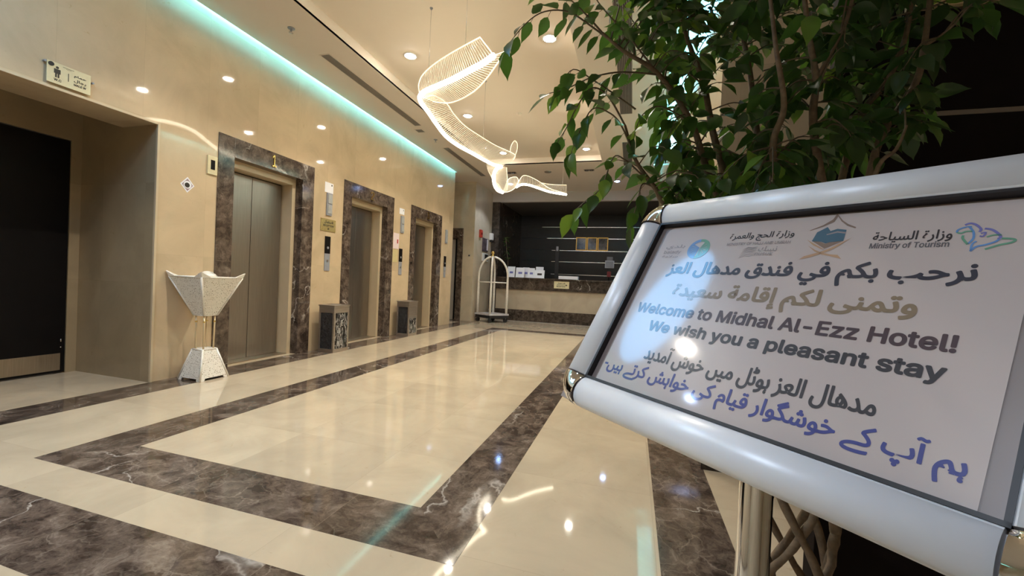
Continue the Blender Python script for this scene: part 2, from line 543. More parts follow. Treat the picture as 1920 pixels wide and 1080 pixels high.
OL, IL, IR, OR = -3.31, -2.97, -0.967, -0.638
ON, INN, IF, OF = 1.52, 1.85, 9.40, 9.74
band('trim_1', [[(OL, ON), (IL, INN), (IL, IF), (OL, OF)], [(IR, INN), (OR, ON), (OR, OF), (IR, IF)]], M_DARK_Y)
band('trim_2', [[(OL, ON), (OR, ON), (IR, INN), (IL, INN)], [(IL, IF), (IR, IF), (OR, OF), (OL, OF)]], M_DARK_X)
band('trim_3', [[(-4.17, 0.945), (0.165, 0.945), (0.165, 1.278), (-4.17, 1.278)]], M_DARK_X)
band('trim_4', [[(-4.55, -4), (-4.17, -4), (-4.17, 10.45), (-4.55, 10.45)], [(0.165, -4), (0.493, -4), (0.493, 10.45), (0.165, 10.45)]], M_DARK_Y)
band('trim_5', [[(-5.3, 10.50), (-4.2, 10.50), (-4.2, 10.85), (-5.3, 10.85)]], M_DARK_X)
band('trim_6', [[(-3.9, 11.75), (2.0, 11.75), (2.0, 12.0), (-3.9, 12.0)]], cream_marble('pale kerb marble', (1.0, BIG, BIG), (0, 500, 500), (0.58, 0.50, 0.40), 0.1))

# ---- left wall: recess opening, lift openings
EL = [4.24, 6.345, 8.45]            # lift centres
HO, HZ = 0.725, 2.70                # half width and height of a lift casing
RY0, RY1, RZ = 0.90, 2.90, 2.55     # recess
w = MB()
XB = -5.05
w.box(XB, -4.2, 0, XL, RY0, 4.4)
w.box(XB, RY0, RZ, XL, RY1, 4.4)
edges = [RY1]
for c in EL: edges += [c - HO, c + HO]
edges.append(9.85)
for a, b in zip(edges[0::2], edges[1::2]): w.box(XB if a > RY1 else -4.57, a, 0, XL, b, HZ)
w.box(XB, RY1, HZ, XL, 9.85, 4.4)
w.build('wall_left', M_WALL, kind='structure')
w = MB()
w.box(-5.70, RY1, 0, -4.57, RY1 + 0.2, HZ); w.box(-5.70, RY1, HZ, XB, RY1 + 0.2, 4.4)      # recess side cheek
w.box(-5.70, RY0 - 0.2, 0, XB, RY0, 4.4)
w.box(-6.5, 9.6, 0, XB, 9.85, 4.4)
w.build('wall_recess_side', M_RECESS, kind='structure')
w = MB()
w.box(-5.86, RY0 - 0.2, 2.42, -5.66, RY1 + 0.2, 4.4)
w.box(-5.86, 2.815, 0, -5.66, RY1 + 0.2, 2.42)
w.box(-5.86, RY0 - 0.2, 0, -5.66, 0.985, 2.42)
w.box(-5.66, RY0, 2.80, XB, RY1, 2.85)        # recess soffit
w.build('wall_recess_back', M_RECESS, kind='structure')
# thin pale edge profile round the recess opening
w = MB()
w.box(XL, RY1 - 0.004, 0, XL + 0.012, RY1 + 0.016, RZ + 0.016)
w.box(XL, RY0, RZ - 0.004, XL + 0.012, RY1, RZ + 0.016)
w.build('trim_7', M_JAMB, kind='structure')

# ---- black double door in the recess with steel kick plate
d = MB(); d.box(-5.72, 0.99, 0.012, -5.668, 1.895, 2.412, 0.003); d.box(-5.72, 1.9, 0.012, -5.668, 2.81, 2.412, 0.003)
door = d.build('door_1', M_BLACK, kind='structure'); door['label'] = 'black double door in the side recess with a steel kick plate'
d = MB(); d.box(-5.668, 1.93, 0.035, -5.662, 2.775, 0.21, 0.001)
d.build('kick_plate', M_STEELK, door)
d = MB(); d.tube([(-5.655, 2.772, 0.33), (-5.655, 2.772, 0.36)], 0.006, 8); d.tube([(-5.655, 2.772, 0.27), (-5.655, 2.772, 0.28)], 0.006, 8)
d.build('door_stop', M_CHROME, door)

# ---- right wall beyond the ficus, end face with skirting
w = MB()
w.box(XR, 2.9, 0, 3.2, 9.85, 4.4)
w.build('wall_right', cream_marble('right wall marble', (0.7, 0.7, 1.3), (0.1, 0.1, 0.02), (0.60, 0.47, 0.31), 0.12, 0.05, 0.86), kind='structure')
w = MB()
w.box(XR - 0.012, 2.888, 0, 3.2, 2.9, 0.16); w.box(XR - 0.012, 2.9, 0, XR, 9.86, 0.16)
w.build('baseboard_right', M_PLAIN_DARK, kind='structure')
# dark panelled partition behind the ficus
w = MB()
PX, PY = 0.622, 1.60
for z0, z1 in ((0, 0.87), (0.885, 1.728), (1.745, 2.60)):
    w.box(PX, PY, z0, 3.2, PY + 0.08, z1, 0.003)
w.box(PX + 0.01, PY + 0.015, 0, 3.2, PY + 0.07, 2.6)
w.build('wall_partition', M_BROWNP, kind='structure')
w = MB(); w.box(PX + 0.02, PY + 0.004, 1.729, 3.2, PY + 0.014, 1.744); w.box(PX + 0.02, PY + 0.004, 0.871, 3.2, PY + 0.014, 0.884)
w.build('trim_8', mat('dull steel groove', (0.30, 0.29, 0.29), 0.45, 0.8), kind='structure')

# ---- far end
w = MB()
w.box(-4.69, 10.85, 0, -4.35, 12.3, 4.4)
w.box(-6.5, 10.85, 2.63, -4.69, 12.3, 4.4)
w.box(-6.5, 10.85, 0, -5.35, 12.3, 2.63)
w.build('wall_far', cream_marble('far wall marble', (0.9, 0.9, 1.3), (0.3, 0.2, 0.02), (0.58, 0.49, 0.36), 0.16, 0.04, 0.9), kind='structure')
w = MB(); w.box(-6.6, 9.85, 0, -6.5, 10.85, 4.4); w.build('wall_far_side', M_WALL, kind='structure')
w = MB()
w.box(-4.42, 12.3, 0, -4.10, 14.9, 4.4, 0.0)
w.build('wall_reception_left', M_PLAIN_DARK, kind='structure')
w = MB()
zs = [0, 1.53, 1.99, 2.40, 2.84, 3.25, 3.68]
for a, b in zip(zs, zs[1:]): w.box(-4.10, 14.9, a + 0.012, 4, 15.1, b - 0.012)
w.box(-4.10, 14.93, 0, 4, 15.1, 3.9)
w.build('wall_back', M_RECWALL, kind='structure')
w = MB()
for z, x0, x1 in ((3.25, -3.3, 3), (2.84, -3.1, 3), (2.40, -2.9, 3), (1.99, -2.9, 3), (1.53, -2.9, 3)): w.box(x0, 14.908, z - 0.011, x1, 14.93, z + 0.011)
w.build('trim_9', M_SILVER, kind='structure')
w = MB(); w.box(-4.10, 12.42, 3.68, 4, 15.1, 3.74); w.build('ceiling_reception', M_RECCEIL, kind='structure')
w = MB(); w.box(-4.42, 12.29, 3.66, 4, 12.42, 4.4); w.build('trim_10', noisy('fascia paint', (0.55, 0.50, 0.45), 0.6, 3, 0.02), kind='structure')
w = MB(); w.box(3.2, 9.6, 0, 3.35, 15.1, 4.4); w.build('wall_far_right', M_WALL, kind='structure')
w = MB(); w.box(-5.2, -4.3, 0, 3.4, -4.1, 4.4); w.build('wall_front', M_WALLX, kind='structure')
w = MB(); w.box(3.2, -4.2, 0, 3.35, 3.0, 4.4); w.build('wall_entrance_side', M_WALL, kind='structure')

# ---- ceiling: raised tray between lower soffits, slots along both walls for the hidden turquoise light
TXL, TXR, TYN, TYF = -3.48, -0.78, 1.35, 9.40
SLX, SRX = -4.507, 0.337
c = MB()
c.mi = 0
c.box(SLX, -4.2, ZC, TXL, 12.3, ZC + 0.03)
c.box(TXR, -4.2, ZC, SRX, 9.85, ZC + 0.03)
c.box(TXL, TYF, ZC, TXR, 12.3, ZC + 0.03)
c.box(TXR, 9.85, ZC, 3.3, 12.3, ZC + 0.03)
c.box(-6.6, 9.85, ZC, SLX, 12.3, ZC + 0.03)
c.box(TXL, -4.2, ZC, TXR, TYN, ZC + 0.03)
c.box(SRX, -4.2, ZC, 3.3, 2.75, ZC + 0.03)
c.build('ceiling', M_SOFFIT, kind='structure')
c = MB()
c.box(TXL - 0.0, TYN, ZT, TXR, TYF, ZT + 0.03)
c.box(TXL - 0.03, TYN - 0.03, ZC + 0.002, TXL, TYF + 0.03, ZT + 0.03)
c.box(TXR, TYN - 0.03, ZC + 0.002, TXR + 0.03, TYF + 0.03, ZT + 0.03)
c.box(TXL, TYF, ZC + 0.002, TXR, TYF + 0.03, ZT + 0.03)
c.box(TXL, TYN - 0.03, ZC + 0.002, TXR, TYN, ZT + 0.03)
c.build('ceiling_tray', M_CEIL, kind='structure')
c = MB()   # slab that closes the light slots from above
c.box(-5.3, -4.2, 4.30, 3.4, 12.4, 4.4)
c.box(SLX + 0.14, -4.2, ZC + 0.03, SLX + 0.16, 9.85, 4.30)
c.box(SRX - 0.16, 2.75, ZC + 0.03, SRX - 0.14, 9.85, 4.30)
c.box(SRX - 0.14, 2.73, ZC + 0.03, 0.5, 2.75, 4.30)
c.box(-4.55, 9.83, ZC + 0.03, SLX + 0.14, 9.86, 4.30)
c.build('ceiling_slab', M_SOFFIT, kind='structure')


# =================================================================== LIGHT FITTINGS
def strip(name, x0, y0, x1, y1, z, m, label, up=False):
    t = thing(name, label, 'light strip', ((x0 + x1) / 2, (y0 + y1) / 2, z))
    b = MB(); b.box(x0, y0, z + (-0.012 if up else 0.012), x1, y1, z + (-0.0005 if up else 0.022)); b.build('channel', M_WHITE, t)
    b = MB(); ix = min(0.004, (x1 - x0) * 0.2); b.box(x0 + ix, y0 + 0.01, z, x1 - ix, y1 - 0.01, z + 0.012); b.build('led_strip', m, t)
    return t


strip('light_strip', -4.497, -4.1, -4.452, 9.82, 4.20, M_COVE, 'turquoise light strip hidden in the ceiling slot above the lift doors')
strip('light_strip', 0.255, 2.78, 0.31, 9.80, 4.20, M_COVE, 'turquoise light strip hidden in the ceiling slot behind the ficus')
t = thing('ceiling_light', 'ice blue luminous panel on the entrance ceiling, mirrored at the left of the poster', 'ceiling light', (-3.2, 1.08, ZC))
def oval(k, z0, z1):
    b = MB(); b.prism([(-3.2 + 1.12 * k * math.cos(a), 1.06 + 0.24 * k * math.sin(a), z0) for a in [q * PI / 24 for q in range(48)]], (0, 0, z1 - z0)); return b
oval(1.03, ZC - 0.014, ZC - 0.0005).build('frame', M_WHITE, t)
b = oval(1.0, ZC - 0.020, ZC - 0.0145); b.build('diffuser', M_COVE_C, t)


def downlight(x, y, z, cool, label, group=None, watts=None):
    t = thing('downlight', label, 'downlight', (x, y, z), group)
    b = MB(); b.lathe([(0.060, 0.004), (0.066, -0.004), (0.088, -0.006), (0.092, 0.0), (0.092, 0.003)], (x, y, z - 0.003), 24)
    b.build('trim_ring', M_WHITE, t)
    b = MB(); b.lathe([(0, -0.020), (0.030, -0.018), (0.050, -0.011), (0.061, 0.0)], (x, y, z - 0.004), 24)
    b.build('lamp_face', M_LAMPC if cool else M_LAMP, t, recalc=False)
    lt = bpy.data.lights.new('downlight', 'SPOT')
    lt.energy = watts if watts is not None else (LAMP_WC if cool else LAMP_W)
    lt.color = COOL if cool else WARM
    lt.spot_size = math.radians(112); lt.spot_blend = 0.35; lt.shadow_soft_size = 0.02
    o = bpy.data.objects.new('downlight_lamp', lt); COL.objects.link(o); o.parent = t; o.location = (0, 0, -0.03)
    return t


rows = ['first', 'second', 'third', 'fourth', 'fifth']
for i, y in enumerate((2.86, 4.86, 6.84, 8.95)):
    downlight(-2.97, y, ZT, False, ['warm downlight overhead nearest the camera, lift side', 'warm downlight left of the wavy chandelier wing',
              'warm downlight behind the middle of the wavy chandelier', 'warm downlight hidden behind the far end of the wavy chandelier'][i], 'warm downlights in the raised ceiling')
    downlight(-1.09, y, ZT, False, ['warm downlight overhead nearest the camera, ficus side', 'warm downlight beside the left tip of the ficus',
              'warm downlight seen through the ficus leaves by the ceiling grille', 'warm downlight above the ficus twig near the far ceiling edge'][i], 'warm downlights in the raised ceiling')
for x, y, s_ in ((-3.45, 11.2, 'cool downlight behind the drop of the chandelier loop'), (-0.515, 11.2, 'blue white downlight on the low ceiling before the reception'),
                 (1.46, 11.1, 'cool downlight on the low ceiling hidden by the ficus')):
    downlight(x, y, ZC, True, s_, 'cool downlights before the reception')
for x, y, s_, w_ in ((-3.86, 0.19, 'cool downlight over the entrance, lift side', 40.0), (-1.6, -2.0, 'added cool downlight over the entrance back, brightening the poster', 210.0)):  # entrance back lamp is added out of view to brighten poster and frame
    downlight(x, y, ZC, True, s_, 'cool downlights over the entrance', w_)
downlight(-3.25, 0.62, ZC, False, 'warm downlight over the entrance in front of the side recess')


# =================================================================== LIFT ENTRANCES
DX = -4.83
def lift(cy, num, n, label):
    root = thing('elevator_entrance', label, 'elevator', (XL, cy, 0), 'lift entrances along the lobby wall')
    y0, y1, yi0, yi1, zi = cy - HO, cy + HO, cy - 0.53, cy + 0.51, 2.47
    b = MB()
    XF = XL + 0.012
    b.box(-4.67, y0, 0, XF, yi0, HZ, 0.002); b.box(-4.67, yi1, 0, XF, y1, HZ, 0.002)
    b.box(-4.67, yi0, zi, XF, yi1, HZ, 0.002)
    b.build('casing', M_CASE, root)
    b = MB()
    jy0, jy1, jz = yi0 + 0.05, yi1 - 0.06, 2.385
    b.box(-4.86, y0 + 0.04, 0, -4.66, jy0, HZ - 0.03); b.box(-4.86, jy1, 0, -4.66, y1 - 0.04, HZ - 0.03)
    b.box(-4.86, jy0, jz, -4.66, jy1, HZ - 0.03)
    b.build('jamb', M_JAMB, root)
    mid = (jy0 + jy1) / 2 - 0.02
    for a, c in ((jy0, mid - 0.003), (mid + 0.003, jy1 - 0.02)):
        b = MB(); b.box(DX - 0.03, a, 0.012, DX, c, jz - 0.015, 0.003)
        b.build('door_leaf', M_STEEL, root)
    b = MB(); b.box(DX - 0.02, jy0, 0.0, -4.66, jy1, 0.010); b.build('threshold', M_STEELK, root)
    b = MB(); b.box(-4.99, y0 + 0.03, 0.0, -4.90, y1 - 0.03, HZ - 0.02); b.build('shaft_backing', M_BLACKM, root)
    b = MB()
    fit_text(b, num, -0.045 if num != '1' else -0.028, 0.045 if num != '1' else 0.028, 0.0, 0.15, 0.0, 0.0)
    tb = bmesh.new(); me = bpy.data.meshes.new('t'); b.b.to_mesh(me); tb.from_mesh(me); bpy.data.meshes.remove(me)
    ex = bmesh.ops.extrude_face_region(tb, geom=list(tb.faces))
    bmesh.ops.translate(tb, vec=(0, 0, 0.014), verts=[v for v in ex['geom'] if isinstance(v, bmesh.types.BMVert)])
    nb = MB(); nb.join(tb); nb.xf(on_wall(cy + 0.01, 2.512, XL + 0.013)); b.b.free()
    nb.build('number', M_GOLD, root)
    return root


lift(EL[0], '1', 1, 'first lift with steel doors and gold 1 on its brown marble casing')
lift(EL[1], '2', 2, 'second lift with steel doors and gold 2 on its brown marble casing')
lift(EL[2], '3', 3, 'third lift with steel doors and gold 3, farthest along the wall')


M_LENS = noisy('grey lantern lens', (0.42, 0.43, 0.42), 0.25, 20, 0.1)
# ---- call panels, lanterns, notices
def wall_box(b, y0, z0, y1, z1, d0, d1, bev=0.0):
    return b.box(XL + d0, y0, z0, XL + d1, y1, z1, bev)


for yc, lab in ((5.29, 'black call button plate between lifts 1 and 2'), (7.375, 'black call button plate between lifts 2 and 3'),
                (9.43, 'black call button plate right of lift 3')):
    t = thing('call_panel', lab, 'call panel', (XL, yc, 1.21), 'lift call button plates')
    b = MB(); wall_box(b, yc - 0.055, 1.47, yc + 0.055, 1.735, 0, 0.014, 0.002); b.build('display', M_BLACK, t)
    b = MB(); wall_box(b, yc - 0.055, 1.205, yc + 0.055, 1.47, 0, 0.012, 0.002); b.build('button_plate', M_GREY, t)
    for z in (1.36, 1.56):
        b = MB(); b.tube([(XL + 0.012, yc, z), (XL + 0.018, yc, z)], 0.020, 14); b.build('button', M_STEELB if z < 1.5 else M_GREY, t)
for yc, lab in ((5.29, 'grey lift arrival lantern above the reception sign plate'), (7.385, 'grey lift arrival lantern above the pink notice'),
                (9.45, 'grey lift arrival lantern right of lift 3')):
    t = thing('arrival_lantern', lab, 'lift lantern', (XL, yc, 2.06), 'lift arrival lanterns')
    b = MB(); wall_box(b, yc - 0.058, 2.055, yc + 0.058, 2.40, 0, 0.02, 0.003); b.build('housing', M_GREY, t)
    for z0, z1 in ((2.085, 2.215), (2.24, 2.375)):
        b = MB(); wall_box(b, yc - 0.04, z0, yc + 0.05, z1, 0.02, 0.028, 0.003); b.build('lens', M_LENS, t)
for yc, z0, z1, lab in ((5.285, 2.405, 2.56, 'white notice above the lantern beside lift 1'), (7.37, 2.43, 2.55, 'small white notice above the lantern beside lift 2')):
    b = MB(); wall_box(b, yc - 0.09, z0, yc + 0.09, z1, 0, 0.003)
    o = tag(b.build('notice', M_PAPERW), lab, 'notice'); recentre(o)
    b = MB(); wall_box(b, yc + 0.045, z1 - 0.045, yc + 0.065, z1 - 0.02, 0.003, 0.004); b.build('printed_mark', M_INK, o)
b = MB(); wall_box(b, 7.10, 1.72, 7.30, 2.03, 0, 0.003)
o = tag(b.build('notice', noisy('pink notice paper', (0.80, 0.66, 0.66), 0.5, 10, 0.03)), 'pinkish paper notice left of the second call plate', 'notice'); recentre(o)
b = MB(); wall_box(b, 7.23, 1.83, 7.27, 1.91, 0.003, 0.004); b.build('printed_mark', M_RED, o)
b = MB(); wall_box(b, 7.10, 1.45, 7.27, 1.70, 0, 0.003)
o = tag(b.build('notice', noisy('yellow notice paper', (0.62, 0.52, 0.26), 0.5, 10, 0.05)), 'yellowish paper notice under the pinkish one', 'notice'); recentre(o)

# indicator plate by lift 1 (cream plate, dark window)
t = thing('indicator_plate', 'cream wall plate with a dark window left of lift 1', 'wall plate', (XL, 3.45, 2.2))
b = MB(); wall_box(b, 3.392, 2.20, 3.503, 2.405, 0, 0.018, 0.004); b.build('plate', M_PLATE, t)
b = MB(); wall_box(b, 3.425, 2.255, 3.472, 2.36, 0.018, 0.020); b.build('window', M_BLACK, t)

# diamond sticker
t = thing('wall_sticker', 'diamond shaped white sticker with a black spot above the incense stand', 'sticker', (XL, 3.197, 2.03))
def diamond(r, d):
    b = MB(); b.prism([(XL + d, 3.197 - r, 2.028), (XL + d, 3.197, 2.028 + r * 1.15), (XL + d, 3.197 + r, 2.028), (XL + d, 3.197, 2.028 - r * 1.15)], (0.001, 0, 0)); return b
diamond(0.072, 0.0).build('paper', M_PAPERW, t)
m_ = mat('mauve print', (0.35, 0.25, 0.28), 0.5)
b = diamond(0.056, 0.0012); b.build('border', m_, t)
b = MB(); b.tube([(XL + 0.0024, 3.197, 2.028), (XL + 0.0032, 3.197, 2.028)], 0.040, 20); b.build('white_disc', M_PAPERW, t)
b = MB(); b.tube([(XL + 0.0034, 3.193, 2.024), (XL + 0.0042, 3.193, 2.024)], 0.026, 18); b.build('black_spot', M_INK, t)

# toilet sign over the recess
t = thing('restroom_sign', 'pale plate with a standing figure and W.C over the side recess', 'sign', (XL, 2.225, 2.59))
SM = on_wall(2.088, 2.588, XL + 0.016)
b = MB(); b.box(0, 0, 0, 0.276, 0.168, 0.006, 0.001); b.xf(SM); b.build('plate', M_PLATE, t)
for px_, py_ in ((-0.012, 0.152), (0.290, 0.112)):
    b = MB(); b.tube([(px_ + 0.012 * (1 if px_ < 0 else -1) * 0.2, py_, -0.016), (px_, py_, 0.012)], 0.008, 12); b.xf(SM); b.build('standoff', M_GREY, t)
b = MB(); b.tube([(0.024, 0.145, 0.006), (0.024, 0.145, 0.012)], 0.017, 20); b.xf(SM); b.build('cap', M_BLACKM, t)
b = MB()
Z_ = 0.0068
def disc(b, cx, cy, r, z=Z_, n=16, ry=None):
    b.poly([(cx + r * math.cos(k * 2 * PI / n), cy + (ry or r) * math.sin(k * 2 * PI / n), z) for k in range(n)])
disc(b, 0.062, 0.130, 0.010)
b.poly([(0.042, 0.118, Z_), (0.042, 0.082, Z_), (0.049, 0.082, Z_), (0.049, 0.108, Z_), (0.075, 0.108, Z_), (0.075, 0.082, Z_), (0.082, 0.082, Z_), (0.082, 0.118, Z_)])
b.poly([(0.049, 0.108, Z_), (0.049, 0.05, Z_), (0.060, 0.05, Z_), (0.060, 0.08, Z_), (0.064, 0.08, Z_), (0.064, 0.05, Z_), (0.075, 0.05, Z_), (0.075, 0.108, Z_)])
b.xf(SM); b.build('figure', M_INK, t)
b = MB()
fit_text(b, 'W.C', 0.042, 0.088, 0.022, 0.042, Z_, 0.0012)
b.poly([(0.128, 0.05, Z_), (0.133, 0.05, Z_), (0.133, 0.115, Z_), (0.128, 0.115, Z_)])
fit_text(b, 'حمام', 0.165, 0.245, 0.098, 0.124, Z_, 0.0012, True)
fit_text(b, 'رجال', 0.165, 0.245, 0.060, 0.090, Z_, 0.0012, True)
fit_text(b, 'MALE W', 0.165, 0.245, 0.034, 0.052, Z_, 0.0012)
b.poly([(0.095, 0.150, Z_), (0.165, 0.150, Z_), (0.165, 0.153, Z_), (0.095, 0.153, Z_)])
b.poly([(0.115, 0.142, Z_), (0.150, 0.142, Z_), (0.150, 0.144, Z_), (0.115, 0.144, Z_)])
b.xf(SM); b.build('lettering', M_INK, t)

# reception direction plate
t = thing('direction_sign', 'brass plate with reception lettering between lifts 1 and 2', 'sign', (XL, 5.29, 1.81))
SM = on_wall(5.128, 1.812, XL + 0.002)
b = MB(); b.box(0, 0, 0, 0.322, 0.190, 0.008, 0.002); b.xf(SM); b.build('plate', M_BRASSP, t)
b = MB()
fit_text(b, 'الاستقبال', 0.07, 0.265, 0.112, 0.165, 0.0085, 0.0015, True)
fit_text(b, 'RECEPTION', 0.05, 0.275, 0.072, 0.102, 0.0085, 0.0015)
fit_text(b, 'R', 0.145, 0.180, 0.022, 0.055, 0.0085, 0.0015)
b.xf(SM); b.build('lettering', M_INK, t)
for px_ in (0.018, 0.304):
    for py_ in (0.018, 0.172):
        b = MB(); b.lathe([(0.007, 0), (0.005, 0.003), (0, 0.004)], (px_, py_, 0.008), 10); b.xf(SM); b.build('screw', M_GOLD, t)


# =================================================================== INCENSE STAND
t = thing('incense_stand', 'white perforated incense burner stand between the recess and lift 1', 'incense burner', (-4.30, 3.25, 0))
CX, CY = -4.30, 3.25
def ring_pts(h, z): return [Vector((CX - h, CY - h, z)), Vector((CX + h, CY - h, z)), Vector((CX + h, CY + h, z)), Vector((CX - h, CY + h, z))]
M_LACE = mat('white lace metal', (0.74, 0.70, 0.62), 0.3); g = N(M_LACE)
vo = g.n('ShaderNodeTexVoronoi', feature='DISTANCE_TO_EDGE'); vo.inputs['Scale'].default_value = 58
g.l(g.position(), vo.inputs['Vector'])
hole = g.ramp(vo.outputs['Distance'], [(0.18, (0.82, 0.78, 0.70)), (0.36, (0.36, 0.31, 0.23))])
g.l(hole, g.b.inputs['Base Color'])
bp = g.n('ShaderNodeBump'); bp.inputs['Strength'].default_value = 0.4; bp.inputs['Distance'].default_value = 0.003
iv = g.math('SUBTRACT', 1.0, vo.outputs['Distance']); g.l(iv, bp.inputs['Height']); g.l(bp.outputs[0], g.b.inputs['Normal'])
def frustum(b, h0, z0, h1, z1, notch=0.0):
    A = ring_pts(h0, z0); Bq = ring_pts(h1, z1)
    for k in range(4):
        a0, a1, c1, c0 = A[k], A[(k + 1) % 4], Bq[(k + 1) % 4], Bq[k]
        if notch:
            m1 = a0.lerp(a1, 0.16) ; m2 = a0.lerp(a1, 0.84)
            q1 = m1.lerp(c0.lerp(c1, 0.2), notch); q2 = m2.lerp(c0.lerp(c1, 0.8), notch)
            b.poly([a0, m1, q1, q2, m2, a1, c1, c0])
        else: b.poly([a0, a1, c1, c0])
    return b
def edges_tube(b, h0, z0, h1, z1, r):
    A = ring_pts(h0, z0); Bq = ring_pts(h1, z1)
    for k in range(4): b.tube([A[k], Bq[k]], r, 6)
    return b
def thicken(o, th):
    md = o.modifiers.new('thickness', 'SOLIDIFY'); md.thickness = th; md.offset = 0; return o
b = MB(); frustum(b, 0.152, 0.0, 0.072, 0.31, 0.08); b.poly(ring_pts(0.072, 0.31)); thicken(b.build('base', M_LACE, t), 0.006)
b = MB(); edges_tube(b, 0.152, 0.004, 0.072, 0.31, 0.011)
A = ring_pts(0.074, 0.31)
for k in range(4): b.tube([A[k], A[(k + 1) % 4]], 0.007, 6)
b.build('base_edging', M_WRAP, t)
for k, p in enumerate(ring_pts(0.054, 0.31)):
    q = ring_pts(0.056, 0.67)[k]
    b = MB(); b.tube([p, p.lerp(q, 0.5), q], 0.008, 8); lg = b.build('leg', mat('gilt leg', (0.72, 0.58, 0.36), 0.3, 0.4), t)
    b = MB(); b.sphere(p.lerp(q, 0.8), 0.012, 8, 6); b.build('leg_bead', M_GOLD, lg)
b = MB(); frustum(b, 0.070, 0.665, 0.109, 0.775); frustum(b, 0.109, 0.775, 0.222, 1.065); b.poly(ring_pts(0.070, 0.665))
thicken(b.build('bowl', M_LACE, t), 0.006)
b = MB(); edges_tube(b, 0.070, 0.665, 0.222, 1.065, 0.010)
for h, z, r in ((0.070, 0.665, 0.006), (0.109, 0.775, 0.004), (0.222, 1.065, 0.007)):
    A = ring_pts(h, z)
    for k in range(4): b.tube([A[k], A[(k + 1) % 4]], r, 6)
b.build('bowl_edging', M_WRAP, t)
A = ring_pts(0.222, 1.065); Bq = ring_pts(0.238, 1.118)
for k in range(4):
    b = MB(); n1 = A[k].lerp(A[(k + 1) % 4], 0.22); n0 = A[k].lerp(A[k - 1], 0.22)
    b.poly([A[k], n1, Bq[k]]); b.poly([A[k], Bq[k], n0]); thicken(b.build('ear', M_WRAP, t), 0.012)
b = MB(); b.lathe([(0.0, 0.99), (0.07, 1.0), (0.085, 1.07), (0.075, 1.10), (0.06, 1.10), (0.03, 1.125), (0, 1.13)], (CX, CY, 0), 20)
b.build('charcoal_cup', M_WRAP, t)


# =================================================================== ASH BINS
M_BAG = mat('crinkled dark bag', (0.012, 0.012, 0.016), 0.16); g = N(M_BAG)
nz = g.noise(g.position(), 22, 4, 0.6, 1.5)
bp = g.n('ShaderNodeBump'); bp.inputs['Strength'].default_value = 1.0; bp.inputs['Distance'].default_value = 0.03
g.l(nz.outputs['Fac'], bp.inputs['Height']); g.l(bp.outputs[0], g.b.inputs['Normal'])
M_BAGV = mat('veined black panel', (0.012, 0.012, 0.012), 0.15); g = N(M_BAGV)
st = g.n('ShaderNodeVectorMath', operation='MULTIPLY'); g.l(g.position(), st.inputs[0]); st.inputs[1].default_value = (18, 18, 4)
nz = g.noise(st.outputs[0], 1.0, 5, 0.65, 1.2)
dl = g.math('ABSOLUTE', g.math('SUBTRACT', nz.outputs['Fac'], 0.5))
g.l(g.ramp(dl, [(0.0, (0.75, 0.72, 0.68)), (0.028, (0.012, 0.012, 0.013))]), g.b.inputs['Base Color'])


def bin_(cx, cy, h, lab, half):
    t = thing('waste_bin', lab, 'bin', (cx, cy, 0), 'square steel bins by the lifts')
    hx, hy = 0.135, 0.165
    x0, x1, y0, y1 = cx - hx, cx + hx, cy - hy, cy + hy
    b = MB()
    b.box(x0, y0, 0.0, x1, y1, 0.055, 0.004)
    b.box(x0, y0, h - 0.115, x1, y1, h - 0.012, 0.004); b.box(x0 - 0.008, y0 - 0.008, h - 0.018, x1 + 0.008, y1 + 0.008, h, 0.003)
    for xa in (x0, x1 - 0.03):
        for ya in (y0, y1 - 0.03): b.box(xa, ya, 0.05, xa + 0.03, ya + 0.03, h - 0.11, 0.003)
    b.build('frame', M_STEELB, t)
    zt = h - 0.12
    b = MB(); b.box(x0 + 0.03, y0 + 0.006, 0.055, x1 - 0.03, y0 + 0.02, zt); b.build('side_panel', M_BAG, t)
    b = MB(); b.box(x0 + 0.03, y1 - 0.02, 0.055, x1 - 0.03, y1 - 0.006, zt); b.build('side_panel', M_BAG, t)
    z2 = zt * 0.62 if half else zt
    b = MB(); b.box(x1 - 0.02, y0 + 0.03, 0.055, x1 - 0.006, y1 - 0.03, z2); b.build('front_panel', M_BAGV, t)
    if half:
        b = MB(); b.box(x1 - 0.02, y0 + 0.03, z2 + 0.03, x1 - 0.004, y1 - 0.03, zt, 0.003); b.build('flap', M_STEELB, t)
        b = MB(); b.box(x1 - 0.02, y0 + 0.03, z2, x1 - 0.002, y1 - 0.03, z2 + 0.03, 0.003); b.build('rail', M_SILVER, t)
    b = MB(); b.box(x0 + 0.02, y0 + 0.02, 0.06, x1 - 0.02, y1 - 0.02, zt); b.build('liner', M_BLACKM, t)
    b = MB(); b.lathe([(0, h + 0.001), (0.085, h + 0.001), (0.095, h + 0.010), (0.105, h + 0.001)], (cx, cy, 0), 24); b.build('ash_ring', M_STEELB, t)
    return t


bin_(-4.285, 5.19, 0.70, 'steel framed bin with a black veined front beside lift 2, nearest the camera', False)
bin_(-4.305, 7.32, 0.69, 'steel framed bin with a flap front beside lift 3', True)


